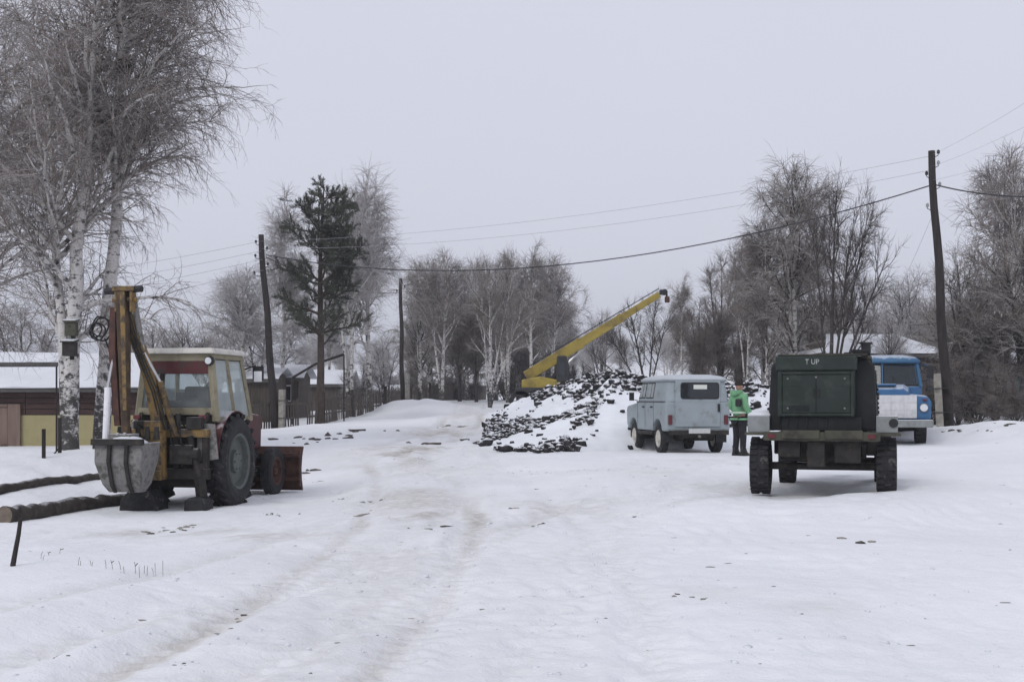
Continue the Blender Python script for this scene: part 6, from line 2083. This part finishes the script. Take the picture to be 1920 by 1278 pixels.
# ------------------------------------------------------------------ poles and wires
def pole(label, px_top, py_top, px_base, py_base, Y, r, stub=None, arms=()):
    b = W(px_base, py_base, Y)
    zb = min(gz(b.x, b.y), b.z) - .5
    t = W(px_top, py_top, Y)
    o = thing('utility_pole', label, 'utility pole', (b.x, b.y, gz(b.x, b.y)))
    L = o.location
    m = MB()
    n = 10
    pts = [Vector((b.x, b.y, b.z)).lerp(t, i / n) + Vector((.03 * math.sin(i * 1.3), 0, 0)) for i in range(n + 1)]
    m.tube([p - L for p in pts], [r * (1.1 - .4 * i / n) for i in range(n + 1)], 12)
    m.build('post', 'timber_dark', o, smooth=True)
    if stub:
        (sx0, sy0, sx1, sy1) = stub
        s0, s1 = W(sx0, sy0, Y - .3), W(sx1, sy1, Y - .25)
        m = MB()
        m.bar(s0 - L - Vector((0, 0, .4)), s1 - L, .24, .22)
        m.build('concrete_stub', 'concrete', o, bevel=.015)
        m = MB()
        for f in (.35, .75):
            c = s0.lerp(s1, f) - L
            m.b2(c.x - .16, c.x + .34, c.y - .16, c.y + .42, c.z - .012, c.z + .012)
        m.build('wire_binding', 'wire', o)
    for (dx, py, s) in arms:
        f = (py - py_base) / (py_top - py_base)
        c = Vector((b.x, b.y, b.z)).lerp(t, f) - L
        m = MB()
        m.tube([c, c + Vector((dx * .6, 0, -.03)), c + Vector((dx, 0, .02)), c + Vector((dx, 0, .10))], .014, 5)
        h = m.build('hook_bracket', 'wire', o)
        MB().lathe([(.02, 0), (.05, .01), (.045, .05), (.055, .06), (.045, .10), (.02, .13)], (c.x + dx, c.y, c.z + .06), 'z', 10, closed=False).build('insulator', 'ceramic' if s else 'black', h)
    return o, pts[-1]
pR, tR = pole('tall dark wooden pole on a concrete stub beside the blue lorry', 1746, 283, 1779, 806, 41, .155, (1765, 812, 1757, 700), [(.22, 292, 0), (.2, 312, 1), (-.2, 332, 0), (.2, 352, 1), (-.24, 392, 1)])
pL, tL = pole('dark pole leaning left beside the pine, tied to a pale concrete stub', 489, 440, 517, 806, 56.5, .17, (528, 812, 529, 730), [(-.25, 458, 0), (.22, 470, 0), (-.32, 484, 0), (.2, 500, 0), (-.42, 516, 0)])
pC, tC = pole('thin straight pole on a concrete stub at the end of the left fence', 751, 522, 755, 772, 83, .15, (763, 774, 764, 700), [(.25, 540, 0), (-.25, 548, 0)])

def wire(label, a, b, sag, r, material='wire_thin', name='wire', grp='thin bare wires strung between the poles', n=26):
    m = MB()
    pts = []
    for i in range(n + 1):
        t = i / n
        p = a.lerp(b, t)
        pts.append((p.x, p.y, p.z - 4 * sag * t * (1 - t)))
    m.tube(pts, r, 5)
    o = m.build(name, material, None, smooth=True)
    tag(o, label, 'cable' if name != 'wire' else 'wire', grp)
    return o
wire('thick black cable sagging from the tall pole across the sky to the leaning pole', W(1750, 346, 41), W(499, 478, 56.4), 1.55, .021, 'wire', 'power_cable', 'thick black cables')
wire('thick black cable running from the tall pole off to the right edge', W(1752, 346, 41), W(2060, 360, 36), .25, .022, 'wire', 'power_cable', 'thick black cables')
wire('thick cable from the leaning pole past the pine to the centre pole', W(499, 482, 56.4), W(752, 548, 83), .5, .02, 'wire', 'power_cable', 'thick black cables')
G3 = 'thin bare wires strung between the poles'
wire('uppermost thin wire from the tall pole to the leaning pole', W(1748, 292, 41), W(490, 452, 56.4), .55, .006)
wire('second thin wire under the uppermost between the tall and leaning poles', W(1750, 318, 41), W(491, 466, 56.4), .65, .006)
for i, (y0, y1) in enumerate(((452, 560), (470, 585), (486, 610), (506, 640))):
    wire(['uppermost thin wire leaving the leaning pole to the left', 'second thin wire down, leaving the leaning pole to the left', 'third thin wire down, leaving the leaning pole to the left', 'lowest thin wire leaving the leaning pole to the left'][i], W(489 + i * 2, y0, 56.4), W(-260, y1, 47), .25, .007)
for i, (y0, x1, y1) in enumerate(((290, 2150, 40), (312, 2200, 90), (338, 2150, 200))):
    wire(['uppermost thin wire rising right from the tall pole top', 'second thin wire rising right from the tall pole', 'lowest thin wire rising right from the tall pole'][i], W(1748, y0, 41), W(x1, y1, 24), .15, .0035)
wire('thin service wire dropping from the tall pole to the fruit tree side', W(1755, 394, 41), W(1900, 470, 50), .2, .005)
wire('thin service wire dropping left from the tall pole to the hip roof', W(1752, 394, 41), W(1630, 640, 54), .3, .005)
wire('thin wire from the centre pole into the middle grove', W(752, 545, 83), W(960, 600, 120), .3, .008)

# overhead pipe beams on the left
m = MB()
a, b = W(-200, 684, 39), W(108, 683, 39)
o = thing('overhead_pipe', 'dark horizontal pipe raised on a thin post before the snowy roof', 'pipe', (b.x, b.y, gz(b.x, b.y)))
m.cyl(a - o.location, b - o.location, .075, n=10)
m.build('pipe', 'eave', o)
q = W(106, 684, 39) - o.location
MB().cyl((q.x, q.y, -.4), (q.x, q.y, q.z + .02), .03, n=8).build('post', 'timber_dark', o)
o = thing('gate_beam', 'dark bent pipe frame over a gateway left of the paired birches', 'gate', ground_at(592, 62))
ps = [W(548, 708, 62), W(592, 682, 62), W(645, 664, 62)]
m = MB()
m.tube([p - o.location for p in ps], .06, 8)
m.build('beam', 'timber_dark', o)
MB().cyl((ps[0].x - o.location.x, 0, -.4), ps[0] - o.location, .06, n=8).build('post', 'timber_dark', o)
MB().cyl((ps[2].x - o.location.x, 0, -.4), ps[2] - o.location, .035, n=8).build('post', 'timber_dark', o)

# ------------------------------------------------------------------ small things on the left
def log(label, a, b, r0, r1, embed=.25):
    a, b = Vector(a), Vector(b)
    o = thing('log', label, 'log', a, 0, 'felled trunks lying beside the tractor')
    n = 22
    rg = np.random.default_rng(int(r0 * 1000))
    pts, rr = [], []
    for i in range(n + 1):
        t = i / n
        p = a.lerp(b, t)
        rad = r0 + (r1 - r0) * t
        pts.append(Vector((p.x, p.y, gtop(p.x, p.y) + rad * (1 - embed))) + Vector((0, rg.normal() * .015, rg.normal() * .012)) - a)
        rr.append(rad * (1 + rg.normal() * .04))
    m = MB()
    m.tube(pts, rr, 14)
    m.build('trunk', 'bark_log', o, smooth=True)
    d = (pts[0] - pts[1]).normalized()
    MB().cyl(pts[0] - d * .01, pts[0] + d * .012, rr[0] * .93, n=14).build('cut_end', 'log_end', o)
    return o
l1a, l1b = gp(8, 982), gp(262, 944)
log('thick dark felled trunk on the snow with its cut end near the left edge', (l1a.x, l1a.y, l1a.z), (l1b.x, l1b.y, l1b.z), .15, .12, .42)
l2a, l2b = gp(-40, 946), gp(205, 914)
log('thinner snow-dusted trunk lying behind the thick one', (l2a.x, l2a.y, l2a.z), (l2b.x, l2b.y, l2b.z), .10, .075, .4)

o = thing('post_rail', 'two short dark steel posts joined by a low rail before the birch', 'posts', gp(82, 888))
e0 = o.location.copy()
p2_ = ground_at(112, e0.y + .9)
d2 = Vector((p2_.x, p2_.y, gtop(p2_.x, p2_.y))) - e0
MB().cyl((0, 0, -.3), (0, 0, .93), .042, n=10).build('post', 'timber_dark', o)
MB().cyl(d2 + Vector((0, 0, -.3)), d2 + Vector((0, 0, .76)), .042, n=10).build('post', 'timber_dark', o)
MB().cyl((0, 0, .16), d2 + Vector((0, 0, .12)), .016, n=8).build('rail', 'timber_dark', o)

sg = gp(24, 1060)
m = MB()
m.tube([(-.02, 0, -.15), (0, 0, .0), (.025, .01, .16), (.055, .0, .30), (.075, 0, .455)], [.028, .027, .024, .022, .02], 8)
m.tube([(.03, .0, .2), (.045, .0, .23)], .012, 5)
st = m.build('stake', 'timber_dark', None, smooth=True)
st.location = (sg.x, sg.y, gtop(sg.x, sg.y))
tag(st, 'short dark stake leaning in the snow near the left edge', 'stake')

def birdhouse(label, px, py, Y, w, h_, material):
    c = W(px, py, Y)
    o = thing('birdhouse', label, 'birdhouse', c, 0, 'birdhouses on the white birch')
    MB().b2(-w / 2, w / 2, -w * .45, w * .45, -h_ / 2, h_ / 2).build('box', material, o, bevel=.008)
    MB().box((0, -.02, h_ / 2 + .02), (w * 1.2, w * 1.2, .03), Matrix.Rotation(.15, 3, 'X')).build('lid', material, o)
    MB().box((0, -.03, h_ / 2 + .045), (w * 1.15, w * 1.1, .025), Matrix.Rotation(.15, 3, 'X')).build('snow_cap', 'snow_roof', o, bevel=.008)
    MB().cyl((0, -w * .45 - .004, h_ * .15), (0, -w * .45 + .02, h_ * .15), .026, n=12).build('entrance_hole', 'black', o)
    MB().b2(-.05, .05, w * .45, w * .45 + .035, -h_ * .75, h_ * .75).build('mounting_board', material, o)
    return o
birdhouse('upper, olive birdhouse on the white birch trunk', 134, 616, 29.65, .25, .33, 'moss_box')
birdhouse('lower, dark brown birdhouse on the white birch trunk', 131, 654, 29.6, .28, .33, 'brown_box')

# crow's nest high in the second birch
nc_ = W(233, 124, 30.8)
rgn = np.random.default_rng(3)
nn = 420
u_ = rgn.normal(size=(nn, 3))
u_ /= np.linalg.norm(u_, axis=1, keepdims=True)
cpos = u_ * np.array([.19, .19, .15]) * rgn.uniform(.35, 1, (nn, 1))
tdir = np.cross(u_, rgn.normal(size=(nn, 3)))
tdir /= np.linalg.norm(tdir, axis=1, keepdims=True)
ln_ = rgn.uniform(.08, .2, (nn, 1))
Pn = np.stack([cpos - tdir * ln_, cpos, cpos + tdir * ln_], 1)
Vn, Qn_ = tube_arrays(Pn, np.full((nn, 3), .008), 3)
ne = link('nest', mesh_np('nest', Vn, Qn_, ['nest']))
ne.location = nc_
tag(ne, 'dark round nest of twigs high in the birch crown', 'nest')

# dry weeds poking through the snow, soil crumbs, sticks
GWd = 'dry weeds in the left foreground'
for i, (px, py, k, hh) in enumerate([(152, 1062, 4, .08), (213, 1068, 3, .10), (262, 1075, 5, .14), (282, 1072, 3, .16), (110, 1040, 2, .07), (66, 1048, 2, .08)]):
    c = gp(px, py)
    rg = random.Random(i)
    m = MB()
    for j in range(k):
        x, y = rg.uniform(-.12, .12), rg.uniform(-.1, .1)
        h_ = hh * rg.uniform(.35, 1.0)
        dx = rg.uniform(-.03, .03)
        m.tube([(0, 0, -.16), (x, y, -.09), (x + dx * .5, y, h_ * .5), (x + dx, y, h_)], .0022, 4)
        if rg.random() < .25:
            m.tube([(x + dx * .7, y, h_ * .7), (x + dx + .03, y, h_ * .9)], .004, 4)
    w_ = m.build('dry_weed', 'weed', None)
    w_.location = (c.x, c.y, gtop(c.x, c.y))
    tag(w_, ['leftmost of the four weed tufts in a row in the left foreground', 'second weed tuft from the left in the foreground row', 'dense weed tuft third in the foreground row', 'tall rightmost weed tuft of the foreground row', 'small weed tuft up the slope behind the foreground row', 'small weed tuft just right of the leaning stake'][i], 'weed', GWd)

rg = np.random.default_rng(12)
SPOTS = [(668, 966, .10), (640, 934, .05), (700, 936, .08), (580, 888, .16), (560, 890, .1), (595, 905, .05), (300, 998, .1), (330, 996, .08), (290, 1000, .07), (345, 990, .07), (490, 962, .07), (535, 964, .06), (510, 962, .05),
         (95, 1239, .025), (830, 990, .07), (790, 985, .06), (1265, 1118, .035), (1315, 1118, .03), (1605, 1019, .08), (645, 820, .30), (620, 823, .25), (660, 817, .2), (590, 828, .2),
         (720, 815, .2), (577, 822, .22), (805, 830, .2), (870, 828, .25), (840, 800, .2), (1780, 818, .22), (1795, 822, .12), (1850, 822, .1), (1870, 812, .12), (540, 905, .05), (1100, 835, .1), (965, 952, .06), (1010, 985, .04), (1190, 965, .04), (1500, 1150, .02), (355, 1248, .02), (430, 1145, .04)]
vv, ff, mm_, off = [], [], [], 0
for (px, py, s) in SPOTS:
    c = gp(px, py)
    for j in range(int(rg.integers(2, 6))):
        k = int(rg.integers(7))
        x, y = c.x + rg.normal() * s * 1.6, c.y + rg.normal() * s * 2
        q = s * rg.uniform(.15, .55)
        v = cv[k] * np.array([q * rg.uniform(.8, 2.2), q, q * .7]) * rg.uniform(.7, 1.3, (len(cv[k]), 1)) + np.array([x, y, gtop(x, y) + q * .1])
        vv.append(v)
        ff.append(cf[k] + off)
        mm_.append(np.full(len(cf[k]), 0 if py < 900 or j == 0 else 1))
        off += len(v)
for j in range(70):
    px, py = rg.uniform(0, 1920), 800 + 478 * rg.random() ** 1.3
    c = gp(px, py)
    if c.y > 70:
        continue
    k = int(rg.integers(7))
    q = rg.uniform(.003, .010) * (1 + c.y / 20)
    v = cv[k] * np.array([q * rg.uniform(.8, 3), q, q * .4]) * rg.uniform(.6, 1.4, (len(cv[k]), 1)) + np.array([c.x, c.y, gtop(c.x, c.y) + q * .1])
    vv.append(v)
    ff.append(cf[k] + off)
    mm_.append(np.full(len(cf[k]), 1))
    off += len(v)
link('soil_crumbs', mesh_np('soil_crumbs', np.concatenate(vv), np.concatenate(ff), ['crumb', 'crumb_pale'], smooth=False, mi=np.concatenate(mm_)), kind='stuff')

# lumps of broken snow thrown up along the wheel tracks
vv, ff, off = [], [], 0
rg = np.random.default_rng(31)
PATHS = [smooth_path([gp(max(min(a, 1900), -250), b) for a, b in t[0]]) for t in TRACKS]
for j in range(900):
    if j % 3:
        k = int(rg.integers(len(PATHS)))
        P = PATHS[k]
        i = int(rg.integers(len(P) - 1))
        t = rg.random()
        x, y = P[i][0] + (P[i + 1][0] - P[i][0]) * t + rg.choice([-1, 1]) * (TRACKS[k][1] + rg.choice([-1, 1]) * .3 + rg.normal() * .12), P[i][1] + (P[i + 1][1] - P[i][1]) * t
    else:
        c = gp(rg.uniform(0, 1920), 830 + 440 * rg.random())
        x, y = c.x, c.y
    if y > 45 or y < 6:
        continue
    q = float(np.clip(rg.lognormal(-4.7, .4), .004, .018)) * (1 + y / 40)
    k = int(rg.integers(7))
    v = cv[k] * np.array([q * rg.uniform(.8, 1.6), q, q * .8]) * rg.uniform(.7, 1.3, (len(cv[k]), 1)) + np.array([x, y, gtop(x, y) + q * .15])
    vv.append(v)
    ff.append(cf[k] + off)
    off += len(v)
link('snow_lumps', mesh_np('snow_lumps', np.concatenate(vv), np.concatenate(ff), ['snow_roof'], smooth=False), kind='stuff')

# ------------------------------------------------------------------ winter air: thin even haze over the whole place
HZ = 0.0008
hm = bpy.data.materials.new('haze')
hm.use_nodes = True
hn = hm.node_tree
hn.nodes.remove(hn.nodes['Principled BSDF'])
pv = hn.nodes.new('ShaderNodeVolumePrincipled')
pv.inputs['Color'].default_value = (0.9, 0.92, 0.96, 1)
pv.inputs['Density'].default_value = HZ
pv.inputs['Anisotropy'].default_value = 0.1
hn.links.new(pv.outputs[0], hn.nodes['Material Output'].inputs['Volume'])
M['haze'] = hm
MB().b2(-5200, 5200, -60, 1700, float(GZ.min()) - 1.0, 48).build('haze', 'haze', None, kind='stuff')
